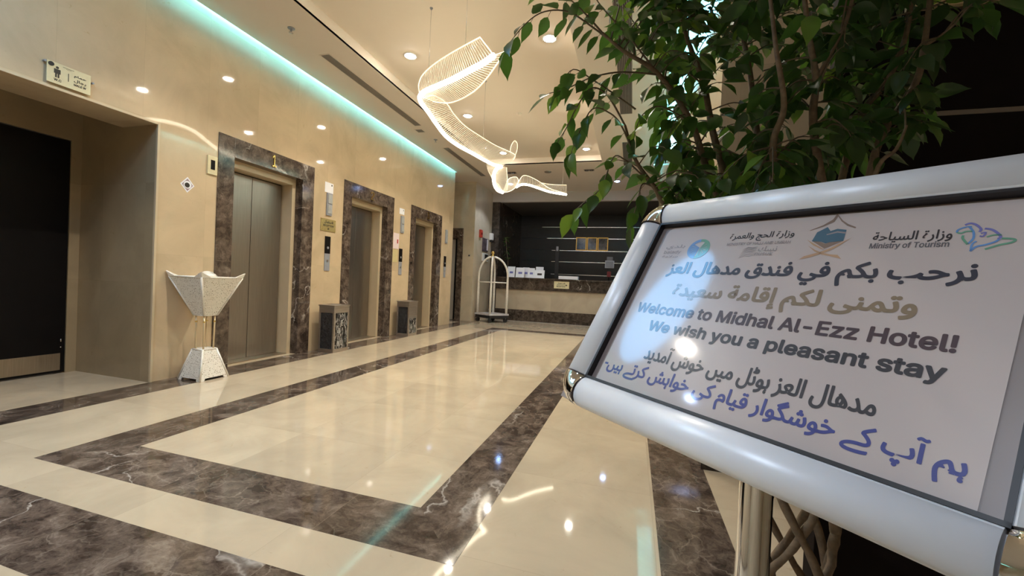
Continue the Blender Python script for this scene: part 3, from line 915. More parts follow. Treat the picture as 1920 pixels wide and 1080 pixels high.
# =================================================================== LUGGAGE CART
t = thing('luggage_cart', 'white wrapped birdcage luggage cart with brass ball before the reception', 'luggage cart', (-3.86, 11.12, 0))
PL = [Vector((-4.24, 11.06, 0)), Vector((-3.78, 10.84, 0)), Vector((-3.42, 11.22, 0)), Vector((-3.90, 11.46, 0))]
cc = sum(PL, Vector()) / 4
def grow(k): return [cc + (p - cc) * k for p in PL]
b = MB(); b.prism([p + Vector((0, 0, 0.20)) for p in grow(1.18)], (0, 0, 0.05)); b.build('platform', noisy('wrapped platform', (0.55, 0.53, 0.54), 0.25, 14, 0.15), t)
b = MB(); b.prism([p + Vector((0, 0, 0.12)) for p in grow(1.13)], (0, 0, 0.08)); b.build('bumper', M_BLACKM, t)
for p in grow(0.95):
    b = MB(); b.tube([p + Vector((-0.015, 0.015, 0.06)), p + Vector((0.015, -0.015, 0.06))], 0.06, 16); wh = b.build('wheel', M_BLACKM, t)
    b = MB(); b.box(p.x - 0.02, p.y - 0.02, 0.09, p.x + 0.02, p.y + 0.02, 0.13); b.build('fork', M_GREY, wh)
hub = Vector((-3.86, 11.12, 1.86))
for i, p in enumerate(PL):
    path = [p + Vector((0, 0, 0.25)), p + Vector((0, 0, 0.8)), p + Vector((0, 0, 1.30))]
    for k in range(1, 9):
        a = k / 8 * PI / 2
        q = p.lerp(hub, 1 - math.cos(a)); path.append(Vector((q.x, q.y, 1.30 + (hub.z - 1.30) * math.sin(a))))
    b = MB(); b.tube(path, [0.036 if q.z < 1.1 else 0.030 for q in path], 10); b.build('post', M_WRAP, t)
b = MB()
for i in range(4): b.tube([PL[i] + Vector((0, 0, 1.13)), PL[(i + 1) % 4] + Vector((0, 0, 1.13))], 0.018, 8)
b.build('hanging_rail', M_WRAP, t)
b = MB(); b.lathe([(0, 1.82), (0.05, 1.84), (0.055, 1.88), (0.03, 1.91), (0.028, 1.93), (0.05, 1.955), (0.055, 1.985), (0.03, 2.02), (0, 2.03)], (hub.x, hub.y, 0), 16)
b.build('brass_ball', M_GOLD, t)

# =================================================================== RECEPTION
t = thing('reception_counter', 'long brown and cream marble reception counter at the far end', 'counter', (-1.6, 12.3, 0))
M_CNT = cream_marble('counter cream marble', (1.05, BIG, BIG), (0.2, 500, 500), (0.47, 0.39, 0.29), 0.2, 0.1, 0.85)
b = MB(); b.box(-4.05, 12.0, 0.95, 3.0, 12.12, 1.27, 0.004); b.build('upper_band', M_PLAIN_DARK, t)
b = MB(); b.box(-4.07, 11.97, 1.27, 3.0, 12.55, 1.315, 0.006); b.build('counter_top', M_PLAIN_DARK, t)
b = MB(); b.box(-4.03, 12.04, 0.34, 3.0, 12.14, 0.95, 0.0); b.build('front_panel', M_CNT, t)
b = MB(); b.box(-4.05, 12.02, 0.0, 3.0, 12.14, 0.34, 0.004); b.build('plinth', M_PLAIN_DARK, t)
b = MB(); b.box(-4.03, 12.14, 0.0, 3.0, 12.5, 1.27); b.build('carcass', M_BLACKM, t)

# plate on the counter front
t = thing('counter_sign', 'pale plate with an arrow on the reception counter front', 'sign', (-2.0, 12.0, 1.04))
SM = on_face(-2.22, 1.035, 12.0)
b = MB(); b.box(0, 0, 0, 0.45, 0.21, 0.008, 0.002); b.xf(SM); b.build('plate', M_PLATE, t)
b = MB(); fit_text(b, 'الاستقبال', 0.10, 0.33, 0.115, 0.175, 0.0085, 0.0015, True); fit_text(b, 'RECEPTION', 0.08, 0.33, 0.04, 0.08, 0.0085, 0.0015)
b.poly([(0.35, 0.07, 0.0085), (0.40, 0.10, 0.0085), (0.35, 0.13, 0.0085)]); b.poly([(0.08, 0.095, 0.0085), (0.35, 0.095, 0.0085), (0.35, 0.103, 0.0085), (0.08, 0.103, 0.0085)])
b.xf(SM); b.build('lettering', M_INK, t)

# card stands on the counter
for i, (x0, x1, z1, y, lab) in enumerate(((-3.73, -3.49, 1.645, 12.16, 'white card stand on the counter behind the luggage cart, leftmost'),
                                          (-3.45, -3.18, 1.62, 12.12, 'white card stand with a blue print, second from the cart'),
                                          (-3.26, -3.06, 1.635, 12.24, 'white card stand peeking out behind its neighbours'),
                                          (-3.07, -2.86, 1.615, 12.13, 'white card stand in the middle of the counter row'),
                                          (-2.86, -2.62, 1.665, 12.26, 'tall white card stand behind the rightmost one'),
                                          (-2.86, -2.55, 1.56, 12.10, 'short white card stand with a dark logo, rightmost of the row'))):
    t = thing('card_stand', lab, 'card stand', ((x0 + x1) / 2, y, 1.315), 'white card stands on the reception counter')
    b = MB(); tl = 0.05
    b.prism([(x0, y, 1.322), (x1, y, 1.322), (x1 - 0.0, y + tl, z1), (x0, y + tl, z1)], (0, 0.006, 0)); b.build('card', M_PAPERW, t)
    b = MB(); b.box(x0, y - 0.02, 1.315, x1, y + 0.08, 1.322); b.build('foot', M_WHITE, t)
    b = MB(); zz = 1.322 + (z1 - 1.322) * 0.35; k = (zz - 1.322) / (z1 - 1.322); zz2 = zz + 0.06; k2 = (zz2 - 1.322) / (z1 - 1.322)
    xa = x0 + (x1 - x0) * 0.3; xb = x0 + (x1 - x0) * 0.75
    b.prism([(xa, y + tl * k - 0.002, zz), (xb, y + tl * k - 0.002, zz), (xb, y + tl * k2 - 0.002, zz2), (xa, y + tl * k2 - 0.002, zz2)], (0, 0.001, 0))
    b.build('print', INK['violet'] if i != 5 else INK['charcoal'], t)
t = thing('document_tray', 'low white tray on the counter above the arrow plate', 'tray', (-1.83, 12.2, 1.315))
b = MB(); b.box(-2.11, 12.08, 1.315, -1.54, 12.32, 1.33, 0.003); b.box(-2.11, 12.08, 1.33, -1.54, 12.09, 1.41, 0.003); b.box(-2.11, 12.31, 1.33, -1.54, 12.32, 1.41, 0.003)
b.box(-2.11, 12.09, 1.33, -2.10, 12.31, 1.41); b.box(-1.55, 12.09, 1.33, -1.54, 12.31, 1.41)
b.build('box', M_PAPERW, t)
# slim dark post on the counter
t = thing('queue_display', 'slim black upright display post behind the reception counter', 'display post', (-2.30, 12.75, 0))
b = MB(); b.box(-2.45, 12.6, 0, -2.15, 12.9, 0.02, 0.004); b.build('base', M_BLACKM, t)
b = MB(); b.box(-2.36, 12.73, 0.02, -2.24, 12.77, 2.35, 0.004); b.build('post', M_BLACKM, t)
b = MB(); b.box(-2.335, 12.722, 2.20, -2.265, 12.73, 2.34, 0.002); b.build('light_panel', M_GREY, t)
# grey terminal on stand
t = thing('payment_screen', 'small grey screen on a stalk with a red tag below it at the counter right', 'screen', (-0.72, 12.4, 1.315))
b = MB(); b.box(-0.80, 12.3, 1.315, -0.55, 12.5, 1.33, 0.003); b.build('foot', M_BLACKM, t)
b = MB(); b.tube([(-0.68, 12.42, 1.33), (-0.68, 12.42, 1.72)], 0.015, 8); b.build('stalk', M_BLACKM, t)
b = MB(); b.box(-0.80, 12.38, 1.70, -0.54, 12.42, 1.92, 0.006); b.build('housing', M_GREY, t)
b = MB(); b.box(-0.775, 12.374, 1.725, -0.565, 12.38, 1.895, 0.002); b.build('screen', noisy('dim screen', (0.22, 0.23, 0.25), 0.15, 5, 0.1), t)
b = MB(); b.box(-0.755, 12.39, 1.92, -0.585, 12.43, 2.03, 0.004); b.build('printer', noisy('dark grey plastic', (0.12, 0.12, 0.13), 0.4, 5, 0.1), t)
b = MB(); b.box(-0.73, 12.38, 1.44, -0.62, 12.40, 1.60, 0.004); b.build('tag', mat('dark red tag', (0.16, 0.015, 0.018), 0.4), t)
# three gilt frames on the back wall
for x0, x1, lab in ((-2.02, -1.645, 'gilt framed picture on the dark back wall, leftmost of three'), (-1.625, -1.27, 'gilt framed picture on the dark back wall, middle of three'),
                    (-1.25, -0.885, 'gilt framed picture on the dark back wall, rightmost of three')):
    t = thing('picture_frame', lab, 'picture frame', ((x0 + x1) / 2, 14.9, 2.41), 'gilt picture frames behind the reception')
    z0, z1 = 2.41, 2.885
    b = MB(); w_ = 0.032
    for q in ((x0, z0, x1, z0 + w_), (x0, z1 - w_, x1, z1), (x0, z0 + w_, x0 + w_, z1 - w_), (x1 - w_, z0 + w_, x1, z1 - w_)): b.box(q[0], 14.86, q[1], q[2], 14.9, q[3], 0.004)
    b.build('frame', M_GOLDF, t)
    b = MB(); b.box(x0 + w_, 14.885, z0 + w_, x1 - w_, 14.9, z1 - w_); b.build('picture', noisy('dim picture', (0.10, 0.085, 0.085), 0.12, 7, 0.9), t)
# slender potted plant at the end of the counter
t = thing('potted_plant', 'slender potted plant behind the luggage cart at the dark pilaster', 'plant', (-3.82, 12.42, 1.315))
b = MB(); b.lathe([(0, 0), (0.07, 0), (0.09, 0.16), (0.10, 0.18), (0.085, 0.18), (0.08, 0.15), (0, 0.15)], (-3.82, 12.42, 1.315), 18); b.build('pot', M_POT, t)
stem = smooth_path([(-3.82, 12.42, 1.46), (-3.80, 12.42, 1.8), (-3.86, 12.42, 2.15), (-3.90, 12.40, 2.55)], 5)
b = MB(); b.tube(stem, 0.010, 6); b.build('stem', M_TWIG, t)


def leaf(b, base, axis, side, L, wid, fold=0.25, droop=0.15, mi=0):
    """pointed oval leaf folded along its midrib"""
    axis = axis.normalized(); side = (side - axis * side.dot(axis)).normalized(); up = axis.cross(side)
    ts = (0.0, 0.14, 0.34, 0.56, 0.76, 0.90, 1.0); ws = (0.0, 0.62, 1.0, 0.90, 0.52, 0.14, 0.0)
    mid = []; Lf = []; Rt = []
    for tt, ww in zip(ts, ws):
        c = base + axis * (tt * L) - up * (droop * L * tt * tt)
        mid.append(b.verts.new(c))
        if 0 < ww:
            h = wid / 2 * ww
            Lf.append(b.verts.new(c + side * h + up * h * fold)); Rt.append(b.verts.new(c - side * h + up * h * fold))
    n = len(Lf)
    def fc(*v):
        q = b.faces.new(v); q.smooth = True; q.material_index = mi
    fc(mid[0], mid[1], Lf[0]); fc(mid[0], Rt[0], mid[1])
    for i in range(n - 1):
        fc(mid[i + 1], mid[i + 2], Lf[i + 1], Lf[i]); fc(mid[i + 1], Rt[i], Rt[i + 1], mid[i + 2])
    fc(mid[n], mid[n + 1], Lf[n - 1]); fc(mid[n], Rt[n - 1], mid[n + 1])


rnd = random.Random(3)
b = MB()
for i in range(26):
    p = stem[rnd.randrange(6, len(stem))]
    a = rnd.uniform(0, 2 * PI); ax = Vector((math.cos(a), math.sin(a), rnd.uniform(-0.9, 0.4)))
    leaf(b.b, p, ax, Vector((0, 0, 1)).cross(ax), rnd.uniform(0.12, 0.20), 0.05, mi=rnd.choice((0, 1, 2)))
b.build('foliage', M_LEAF, t, recalc=False)

# things on the lit side wall by the reception (X = -4.35)
X2 = -4.35
t = thing('fire_alarm', 'small red fire alarm box on the side wall by the reception', 'fire alarm', (X2, 11.29, 2.45))
b = MB(); b.box(X2, 11.21, 2.43, X2 + 0.06, 11.37, 2.65, 0.008); b.build('box', M_RED, t)
b = MB(); b.tube([(X2 + 0.06, 11.29, 2.54), (X2 + 0.066, 11.29, 2.54)], 0.04, 14); b.build('lens', mat('dark red lens', (0.2, 0.02, 0.02), 0.2), t)
t = thing('notice_board', 'dark printed poster beside the fire alarm', 'poster', (X2, 11.75, 2.0))
b = MB(); b.box(X2, 11.50, 2.05, X2 + 0.02, 11.98, 2.45, 0.003); b.build('poster', noisy('dark poster print', (0.10, 0.075, 0.09), 0.35, 9, 0.9), t)
b = MB(); b.box(X2 + 0.02, 11.86, 2.10, X2 + 0.024, 11.95, 2.43); b.build('white_column', M_PAPERW, t)
t = thing('document_holder', 'white holder with dark sheets under the printed poster', 'document holder', (X2, 11.75, 1.8))
b = MB(); b.box(X2, 11.52, 1.76, X2 + 0.03, 12.0, 2.0, 0.003); b.build('backing', M_WHITE, t)
b = MB(); b.box(X2 + 0.03, 11.68, 1.79, X2 + 0.036, 11.97, 1.97, 0.0); b.build('dark_sheet', M_BLACKM, t)
t = thing('wall_dispenser', 'small white wall dispenser at the corner by the dark pilaster', 'dispenser', (X2, 12.17, 2.42))
b = MB(); b.box(X2, 12.10, 2.45, X2 + 0.10, 12.24, 2.66, 0.012); b.build('body', M_WHITE, t)
b = MB(); b.box(X2 + 0.01, 12.12, 2.39, X2 + 0.09, 12.22, 2.45, 0.006); b.build('nozzle', M_BLACKM, t)
t = thing('door_bell', 'tiny black button on the pale wall right of the far door', 'button', (-4.476, 10.85, 1.84))
b = MB(); b.tube([(-4.476, 10.85, 1.864), (-4.476, 10.835, 1.864)], 0.025, 14); b.build('plate', M_GREY, t)
b = MB(); b.tube([(-4.476, 10.835, 1.864), (-4.476, 10.828, 1.864)], 0.018, 12); b.build('button', M_BLACKM, t)

# far service door, standing ajar in its brown frame
dr = MB(); dr.box(-4.84, 10.80, 0, -4.68, 10.93, 2.63, 0.003); dr.box(-5.36, 10.80, 2.33, -4.84, 10.93, 2.63, 0.003); dr.box(-5.50, 10.80, 0, -5.36, 10.93, 2.63, 0.003)
dr = dr.build('door_2', M_CASE, kind='structure')
b = MB(); b.box(-5.36, 11.2, 0.0, -4.7, 11.24, 2.6); b.build('dark_opening', M_BLACKM, dr)
b = MB(); b.prism([(-5.36, 10.90, 0.01), (-4.94, 10.90, 0.01), (-4.94, 10.94, 0.01), (-5.36, 10.94, 0.01)], (0, 0, 2.31)); b.build('door_leaf', noisy('pale door leaf', (0.45, 0.42, 0.38), 0.4, 4, 0.04), dr)

# =================================================================== CEILING FITTINGS
def diffuser(name, lab, x0, x1, y0, y1, n, group=None):
    t = thing(name, lab, 'air vent', ((x0 + x1) / 2, (y0 + y1) / 2, ZC), group)
    b = MB(); fw = 0.012
    for q in ((x0 - fw, y0 - fw, x0, y1 + fw), (x1, y0 - fw, x1 + fw, y1 + fw), (x0, y0 - fw, x1, y0), (x0, y1, x1, y1 + fw)): b.box(q[0], q[1], ZC - 0.006, q[2], q[3], ZC - 0.0005)
    b.build('frame', M_SOFFIT, t)
    b = MB(); b.box(x0, y0, ZC - 0.002, x1, y1, ZC - 0.0008); b.build('opening', M_BLACKM if n > 6 else M_GRILLE, t)
    b = MB()
    for k in range(n):
        xm = x0 + (k + 0.5) * (x1 - x0) / n; hw = (x1 - x0) / n * (0.27 if n > 6 else 0.36)
        b.box(xm - hw, y0, ZC - 0.005, xm + hw, y1, ZC - 0.002)
    b.build('slats', M_GRILLE, t)
    return t


diffuser('air_diffuser', 'long grey slot vent in the low ceiling above lifts 1 and 2', -3.965, -3.835, 4.36, 6.74, 5, 'slot vents in the low ceiling')
diffuser('air_diffuser', 'long grey slot vent in the low ceiling beyond lift 3', -4.00, -3.87, 7.98, 10.28, 5, 'slot vents in the low ceiling')
diffuser('air_diffuser', 'slatted dark vent in the low ceiling behind the ficus twigs', -0.315, -0.13, 3.9, 6.87, 9, 'slot vents in the low ceiling')
diffuser('air_diffuser', 'slatted dark vent farther along the low ceiling behind the ficus', -0.315, -0.13, 8.2, 9.75, 9, 'slot vents in the low ceiling')
diffuser('ceiling_speaker', 'small square grille between the two slot vents', -4.07, -3.93, 6.92, 7.06, 4)


def sprinkler(x, y, z, lab):
    t = thing('sprinkler', lab, 'sprinkler', (x, y, z), 'ceiling sprinklers')
    b = MB(); b.lathe([(0, -0.001), (0.04, -0.001), (0.036, -0.008), (0.012, -0.012), (0.012, -0.03), (0.006, -0.035), (0.006, -0.05), (0, -0.05)], (x, y, z), 14); b.build('body', M_GREY, t)
    b = MB(); b.lathe([(0, -0.052), (0.024, -0.05), (0.024, -0.054), (0, -0.056)], (x, y, z), 12); b.build('deflector', M_STEELB, t)


sprinkler(-3.887, 3.81, ZC, 'ceiling sprinkler before the first slot vent')
sprinkler(-3.925, 7.49, ZC, 'ceiling sprinkler by the small square grille')
t = thing('smoke_detector', 'round smoke detector in the raised ceiling behind the chandelier', 'smoke detector', (-2.036, 6.91, ZT))
b = MB(); b.lathe([(0.055, 0), (0.055, -0.012), (0.042, -0.03), (0.03, -0.036), (0, -0.036)], (-2.036, 6.91, ZT), 20); b.build('housing', M_CEIL, t)
b = MB(); b.lathe([(0.044, -0.018), (0.0445, -0.024), (0.040, -0.026)], (-2.036, 6.91, ZT), 20); b.build('vent_ring', M_GRILLE, t)
t = thing('smoke_detector', 'flat round detector on the low ceiling before the reception', 'smoke detector', (-2.15, 10.08, ZC))
b = MB(); b.lathe([(0.09, 0), (0.085, -0.015), (0.05, -0.02), (0, -0.02)], (-2.15, 10.08, ZC), 20); b.build('housing', M_GRILLE, t)
for x, lab in ((-3.09, 'twin black spot fitting beside the chandelier loop'), (-1.13, 'twin black spot fitting by the ficus twig')):
    t = thing('twin_spot', lab, 'ceiling spot', (x, 10.05, ZC), 'twin spot fittings on the low ceiling')
    b = MB(); b.box(x - 0.12, 9.98, ZC - 0.008, x + 0.12, 10.12, ZC - 0.0005, 0.002); b.build('plate', M_GRILLE, t)
    for dx in (-0.06, 0.06):
        b = MB(); b.tube([(x + dx, 10.05, ZC - 0.008), (x + dx, 10.05, ZC - 0.02)], 0.045, 14); sp = b.build('spot', M_BLACKM, t)
        b = MB(); b.lathe([(0, 0), (0.028, 0), (0.03, 0.002)], (x + dx, 10.05, ZC - 0.022), 12); b.build('lens', M_SILVER, sp)


# =================================================================== WAVY CHANDELIER
# the glow tube runs as one wave from the near tip to the far tail, hung about 3 m above the floor
t = thing('chandelier', 'wavy glowing ribbon chandelier of clear rods hanging from the raised ceiling', 'chandelier', (-2.1, 5.6, 3.0))


def A_(lst): return [at(x, y, Y) for x, y, Y in lst]


TUBE1 = smooth_path(A_([(926, 104, 3.40), (905, 119, 3.48), (880, 132, 3.58), (850, 148, 3.72), (820, 161, 3.90), (797, 171, 4.10), (787, 181, 4.28), (790, 193, 4.45),
                        (803, 210, 4.66), (818, 232, 4.86), (836, 255, 5.10), (858, 272, 5.40), (885, 287, 5.75), (908, 300, 6.08), (926, 309, 6.35), (940, 312, 6.55)]), 6)
TUBE2 = smooth_path(A_([(940, 312, 6.55), (930, 318, 6.65), (926, 330, 6.75), (927, 345, 6.85), (933, 356, 6.95), (943, 361, 7.05)]), 6)
TUBE3 = smooth_path(A_([(968, 351, 7.40), (978, 346, 7.50), (992, 347, 7.62), (1010, 353, 7.78), (1032, 360, 7.96), (1062, 365, 8.20)]), 6)
for nm, P_, r in (('glow_tube', TUBE1, 0.025), ('glow_tube', TUBE2, 0.029), ('glow_tube', TUBE3, 0.020)):
    b = MB(); b.tube(P_, r, 8); b.build(nm, M_RIBBON, t)


def resample(P, n):
    P = [Vector(p) for p in P]; L = [0.0]
    for a, c in zip(P, P[1:]): L.append(L[-1] + (c - a).length)
    out = []; k = 0
    for i in range(n):
        s = L[-1] * i / (n - 1)
        while k < len(L) - 2 and L[k + 1] < s: k += 1
        u = 0 if L[k + 1] == L[k] else (s - L[k]) / (L[k + 1] - L[k])
        out.append(P[k].lerp(P[k + 1], min(1, u)))
    return out


def sheet(Pa, Pb, n, r=0.0026):
    a = resample(Pa, n); c = resample(Pb, n)
    b = MB()
    for p, q in zip(a, c): b.tube([p, q], r, 4)
    b.build('rod_row', M_GLASSY, t)


def edge(P, r=0.006):
    b = MB(); b.tube(P, r, 6); b.build('edge_strip', M_EDGE, t)


WING_T = smooth_path(A_([(786, 172, 4.30), (785, 158, 4.28), (792, 141, 4.16), (812, 122, 3.98), (840, 103, 3.78), (868, 87, 3.60), (900, 70, 3.42)]), 6)
WING_B = smooth_path(A_([(812, 190, 4.34), (832, 193, 4.20), (848, 192, 4.06), (872, 182, 3.90), (895, 166, 3.76), (915, 144, 3.62), (932, 120, 3.50), (949, 96, 3.40)]), 6)
edge(WING_T); edge(WING_B)
na = len(TUBE1)
i_bend = min(range(na), key=lambda k: (TUBE1[k] - at(787, 181, 4.28)).length)
sheet(WING_T, TUBE1[:i_bend + 1][::-1], 46)
sheet(WING_B, TUBE1[:i_bend + 1][::-1], 46)
edge([WING_T[-1], at(926, 104, 3.40), WING_B[-1]], 0.005)
MIDW = smooth_path(A_([(800, 181, 4.40), (812, 179, 4.46), (826, 185, 4.56), (840, 197, 4.72), (852, 215, 4.95), (872, 236, 5.25), (900, 255, 5.60), (928, 272, 5.95), (950, 282, 6.22), (966, 291, 6.42), (962, 300, 6.50)]), 6)
edge(MIDW)
sheet(MIDW, TUBE1[i_bend:], 70)
EAR = smooth_path(A_([(962, 300, 6.50), (969, 283, 6.48), (970, 270, 6.45), (965, 264, 6.42), (959, 272, 6.40), (956, 285, 6.38)]), 5)
edge(EAR, 0.005); sheet(EAR[:len(EAR) // 2], EAR[len(EAR) // 2:][::-1], 14)
LOOPW = smooth_path(A_([(912, 305, 6.30), (914, 318, 6.55), (922, 332, 6.9), (935, 345, 7.1)]), 5)
sheet(LOOPW, TUBE2, 30)
LOOP2 = smooth_path(A_([(950, 314, 6.60), (951, 330, 6.80), (952, 345, 6.98), (951, 357, 7.10)]), 5)
edge(LOOP2, 0.005); sheet(LOOP2, TUBE2, 34)
CURL = smooth_path(A_([(943, 361, 7.05), (955, 359, 7.2), (966, 352, 7.38), (972, 340, 7.5), (968, 332, 7.5), (956, 334, 7.4), (950, 341, 7.3)]), 5)
edge(CURL, 0.006); sheet(CURL[:14], CURL[14:][::-1], 24)
TAILW = smooth_path(A_([(972, 341, 7.5), (980, 330, 7.58), (990, 330, 7.68), (1005, 337, 7.80), (1018, 345, 7.92), (1032, 354, 8.05), (1062, 363, 8.22)]), 6)
edge(TAILW); sheet(TAILW, TUBE3, 40)
TAILB = smooth_path(A_([(1016, 343, 8.1), (1035, 346, 8.2), (1062, 347, 8.35)]), 5)
edge(TAILB, 0.005); sheet(TAILB, TUBE3[len(TUBE3) // 2:], 24)
for x, y, Y in ((803, 156, 4.05), (906, 262, 5.70), (872, 100, 3.60), (1055, 346, 8.30)):
    p = at(x, y, Y)
    b = MB(); b.tube([p, Vector((p.x, p.y, ZT))], 0.0022, 5); cb_ = b.build('cable', M_SILVER, t)
    b = MB(); b.lathe([(0, -0.018), (0.012, -0.016), (0.018, 0.0)], (p.x, p.y, ZT if p.y < TYF else ZC), 12); b.build('ceiling_cup', M_GREY, cb_)

# =================================================================== WELCOME SIGN ON ITS STAND
SU = Vector((0.732739, -0.680265, -0.018239)); SV = Vector((-0.359592, -0.364298, -0.859058)); SN = SU.cross(-SV).normalized()
SP0 = Vector((0.04322, 0.70938, 1.25248))
SGN = Matrix((SU, -SV, SN)).transposed().to_4x4(); SGN.translation = SP0
PWX, PWY = 0.166, 0.600
t = thing('welcome_sign', 'silver framed welcome poster tilted on a chrome post beside the ficus', 'sign stand', (PWX, PWY, 0))
SW, SH = 0.400, 0.277
PROF = [(0.0, -0.010), (0.0, 0.006), (0.002, 0.0085), (0.007, 0.0125), (0.014, 0.0155), (0.021, 0.0165), (0.028, 0.0152), (0.034, 0.0118), (0.039, 0.0062), (0.041, 0.0), (0.041, -0.010)]


def bar(org, d, out, length):
    """straight profile; org = inner corner, d = along, out = outward"""
    b = MB(); org = Vector(org); d = Vector(d); out = Vector(out); zz = Vector((0, 0, 1))
    r0 = [b.b.verts.new(org + out * a + zz * h) for a, h in PROF]; r1 = [b.b.verts.new(org + d * length + out * a + zz * h) for a, h in PROF]
    n = len(PROF)
    for k in range(n):
        k2 = (k + 1) % n
        fq = b.b.faces.new((r0[k], r0[k2], r1[k2], r1[k])); fq.smooth = 1 < k < n - 2
    b.b.faces.new(r0); b.b.faces.new(r1[::-1])
    return b


e = 0.0025
for nm, org, d, out, ln in (('top_profile', (e, 0, 0), (1, 0, 0), (0, 1, 0), SW - 2 * e), ('bottom_profile', (e, -SH, 0), (1, 0, 0), (0, -1, 0), SW - 2 * e),
                            ('left_profile', (0, -e, 0), (0, -1, 0), (-1, 0, 0), SH - 2 * e), ('right_profile', (SW, -e, 0), (0, -1, 0), (1, 0, 0), SH - 2 * e)):
    b = bar(org, d, out, ln); b.xf(SGN); b.build(nm, M_ALU, t)
for cx, cy, a0 in ((0, 0, PI / 2), (0, -SH, PI), (SW, -SH, 1.5 * PI), (SW, 0, 0)):
    b = MB(); S_ = 14; rings = []
    for k in range(S_ + 1):
        an = a0 + k / S_ * PI / 2
        o_ = Vector((math.cos(an), math.sin(an), 0))
        rings.append([b.b.verts.new(Vector((cx, cy, 0)) + o_ * (a * 1.03) + Vector((0, 0, h * 1.06 + 0.0008))) for a, h in PROF[1:]])
    for ra, rb in zip(rings, rings[1:]):
        for k in range(len(ra) - 1):
            q = []
            [q.append(v) for v in (ra[k], ra[k + 1], rb[k + 1], rb[k])]
            fq = b.b.faces.new(q); fq.smooth = True
    # short straight sleeves on both ends
    bmesh.ops.remove_doubles(b.b, verts=b.b.verts, dist=1e-6)
    b.xf(SGN); b.build('chrome_corner', M_CHROME, t)
b = MB(); b.box(-0.038, -SH - 0.038, -0.012, SW + 0.038, 0.038, -0.002, 0.0); b.xf(SGN); bk = b.build('backing_board', M_GREYBACK, t)
b = MB(); g_ = 0.0035
for q in ((0, -g_, SW, 0), (0, -SH, SW, -SH + g_), (0, -SH, g_, 0), (SW - g_, -SH, SW, 0)): b.box(q[0], q[1], -0.002, q[2], q[3], 0.0075)
b.xf(SGN); b.build('gasket', M_GASKET, t)
b = MB()
b.prism([(0.0135, -SH + 0.001, -0.0015), (0.384, -SH + 0.001, -0.0015), (0.386, -0.006, -0.0015), (0.024, -0.006, -0.0015), (0.0175, -0.010, -0.0015), (0.0155, -0.017, -0.0015)], (0, 0, 0.0005))
b.xf(SGN); poster = b.build('poster', M_PAPER, t)
ZI = -0.0007


def ptext(name, s, u0, u1, v0, v1, ink, bold, ar=False, shear=0.0):
    b = MB(); fit_text(b, s, u0 / 1000, u1 / 1000, -v1 / 1000, -v0 / 1000, ZI, bold, ar, shear); b.xf(SGN)
    return b.build(name, INK[ink], poster)


ptext('arabic_welcome_line', 'نرحب بكم في فندق مدهال العز', 49, 357, 70, 101, 'navy', 0.0009, True)
ptext('arabic_wish_line', 'وتمنى لكم إقامة سعيدة', 74, 327, 105, 137, 'tan', 0.0009, True)
ptext('english_welcome_line', 'Welcome to Midhal Al-Ezz Hotel!', 27, 356, 141.5, 158.6, 'maroon', 0.0008)
ptext('english_wish_line', 'We wish you a pleasant stay', 61, 354, 168, 188.5, 'charcoal', 0.0009)
ptext('urdu_welcome_line', 'مدھال العز ہوٹل میں خوش آمدید'.replace('ھ', 'ه'), 76, 320, 203, 232, 'charcoal', 0.0006, True)
ptext('urdu_wish_line', 'ہم آپ کے خوشگوار قیام کی خواہش کرتے ہیں-', 17, 376, 232, 262, 'blue', 0.0006, True)


def pic(name, ink): return name, ink, MB()


# green and blue round emblem with white fan
b = MB(); n_ = 40; cxm, cym, rr = 0.0835, -0.0475, 0.0168
def arc(a0, a1, r0, r1, n=14):
    p = [(cxm + r1 * math.cos(a0 + (a1 - a0) * k / n), cym + r1 * math.sin(a0 + (a1 - a0) * k / n), ZI) for k in range(n + 1)]
    q = [(cxm + r0 * math.cos(a0 + (a1 - a0) * k / n), cym + r0 * math.sin(a0 + (a1 - a0) * k / n), ZI) for k in range(n + 1)]
    return p, q
def ring_sector(b, a0, a1, r0, r1, n=14):
    p, q = arc(a0, a1, r0, r1, n)
    for k in range(n): b.poly([p[k], p[k + 1], q[k + 1], q[k]])
ring_sector(b, math.radians(-95), math.radians(95), 0.0125, rr, 20)
for k in range(6):
    a = math.radians(-88 + k * 26); b.poly([(cxm + 0.002, cym + 0.002, ZI), (cxm + 0.013 * math.cos(a), cym + 0.013 * math.sin(a), ZI), (cxm + 0.013 * math.cos(a + 0.36), cym + 0.013 * math.sin(a + 0.36), ZI)])
b.xf(SGN); b.build('round_emblem', INK['green'], poster)
b = MB(); ring_sector(b, math.radians(95), math.radians(265), 0.0120, rr, 20)
for k in range(6):
    a = math.radians(140 + k * 21); b.poly([(cxm + 0.001, cym + 0.002, ZI), (cxm + 0.0125 * math.cos(a), cym + 0.0125 * math.sin(a), ZI), (cxm + 0.0125 * math.cos(a + 0.30), cym + 0.0125 * math.sin(a + 0.30), ZI)])
b.xf(SGN); b.build('round_emblem', INK['lblue'], poster)
ptext('logo_lettering', 'بلدي', 27, 60, 38.5, 47.5, 'pale', 0.0001, True)
ptext('logo_lettering', 'balady', 27, 57, 49, 56.5, 'pale', 0.00012)
ptext('logo_lettering', 'سلامة', 27, 55, 57.5, 62, 'pale', 0.0001, True)
ptext('ministry_lettering', 'وزارة الحج والعمرة', 124, 203, 24, 38, 'charcoal', 0.00022, True)
ptext('ministry_lettering', 'MINISTRY OF HAJJ AND UMRAH', 124, 202, 39.5, 44.0, 'pale', 0.00012)
ptext('ministry_lettering', 'نسك', 168, 190, 46.5, 54.5, 'pale', 0.00012, True)
ptext('ministry_lettering', 'nusuk', 166, 187, 55, 60.5, 'pale', 0.00012)
b = MB()
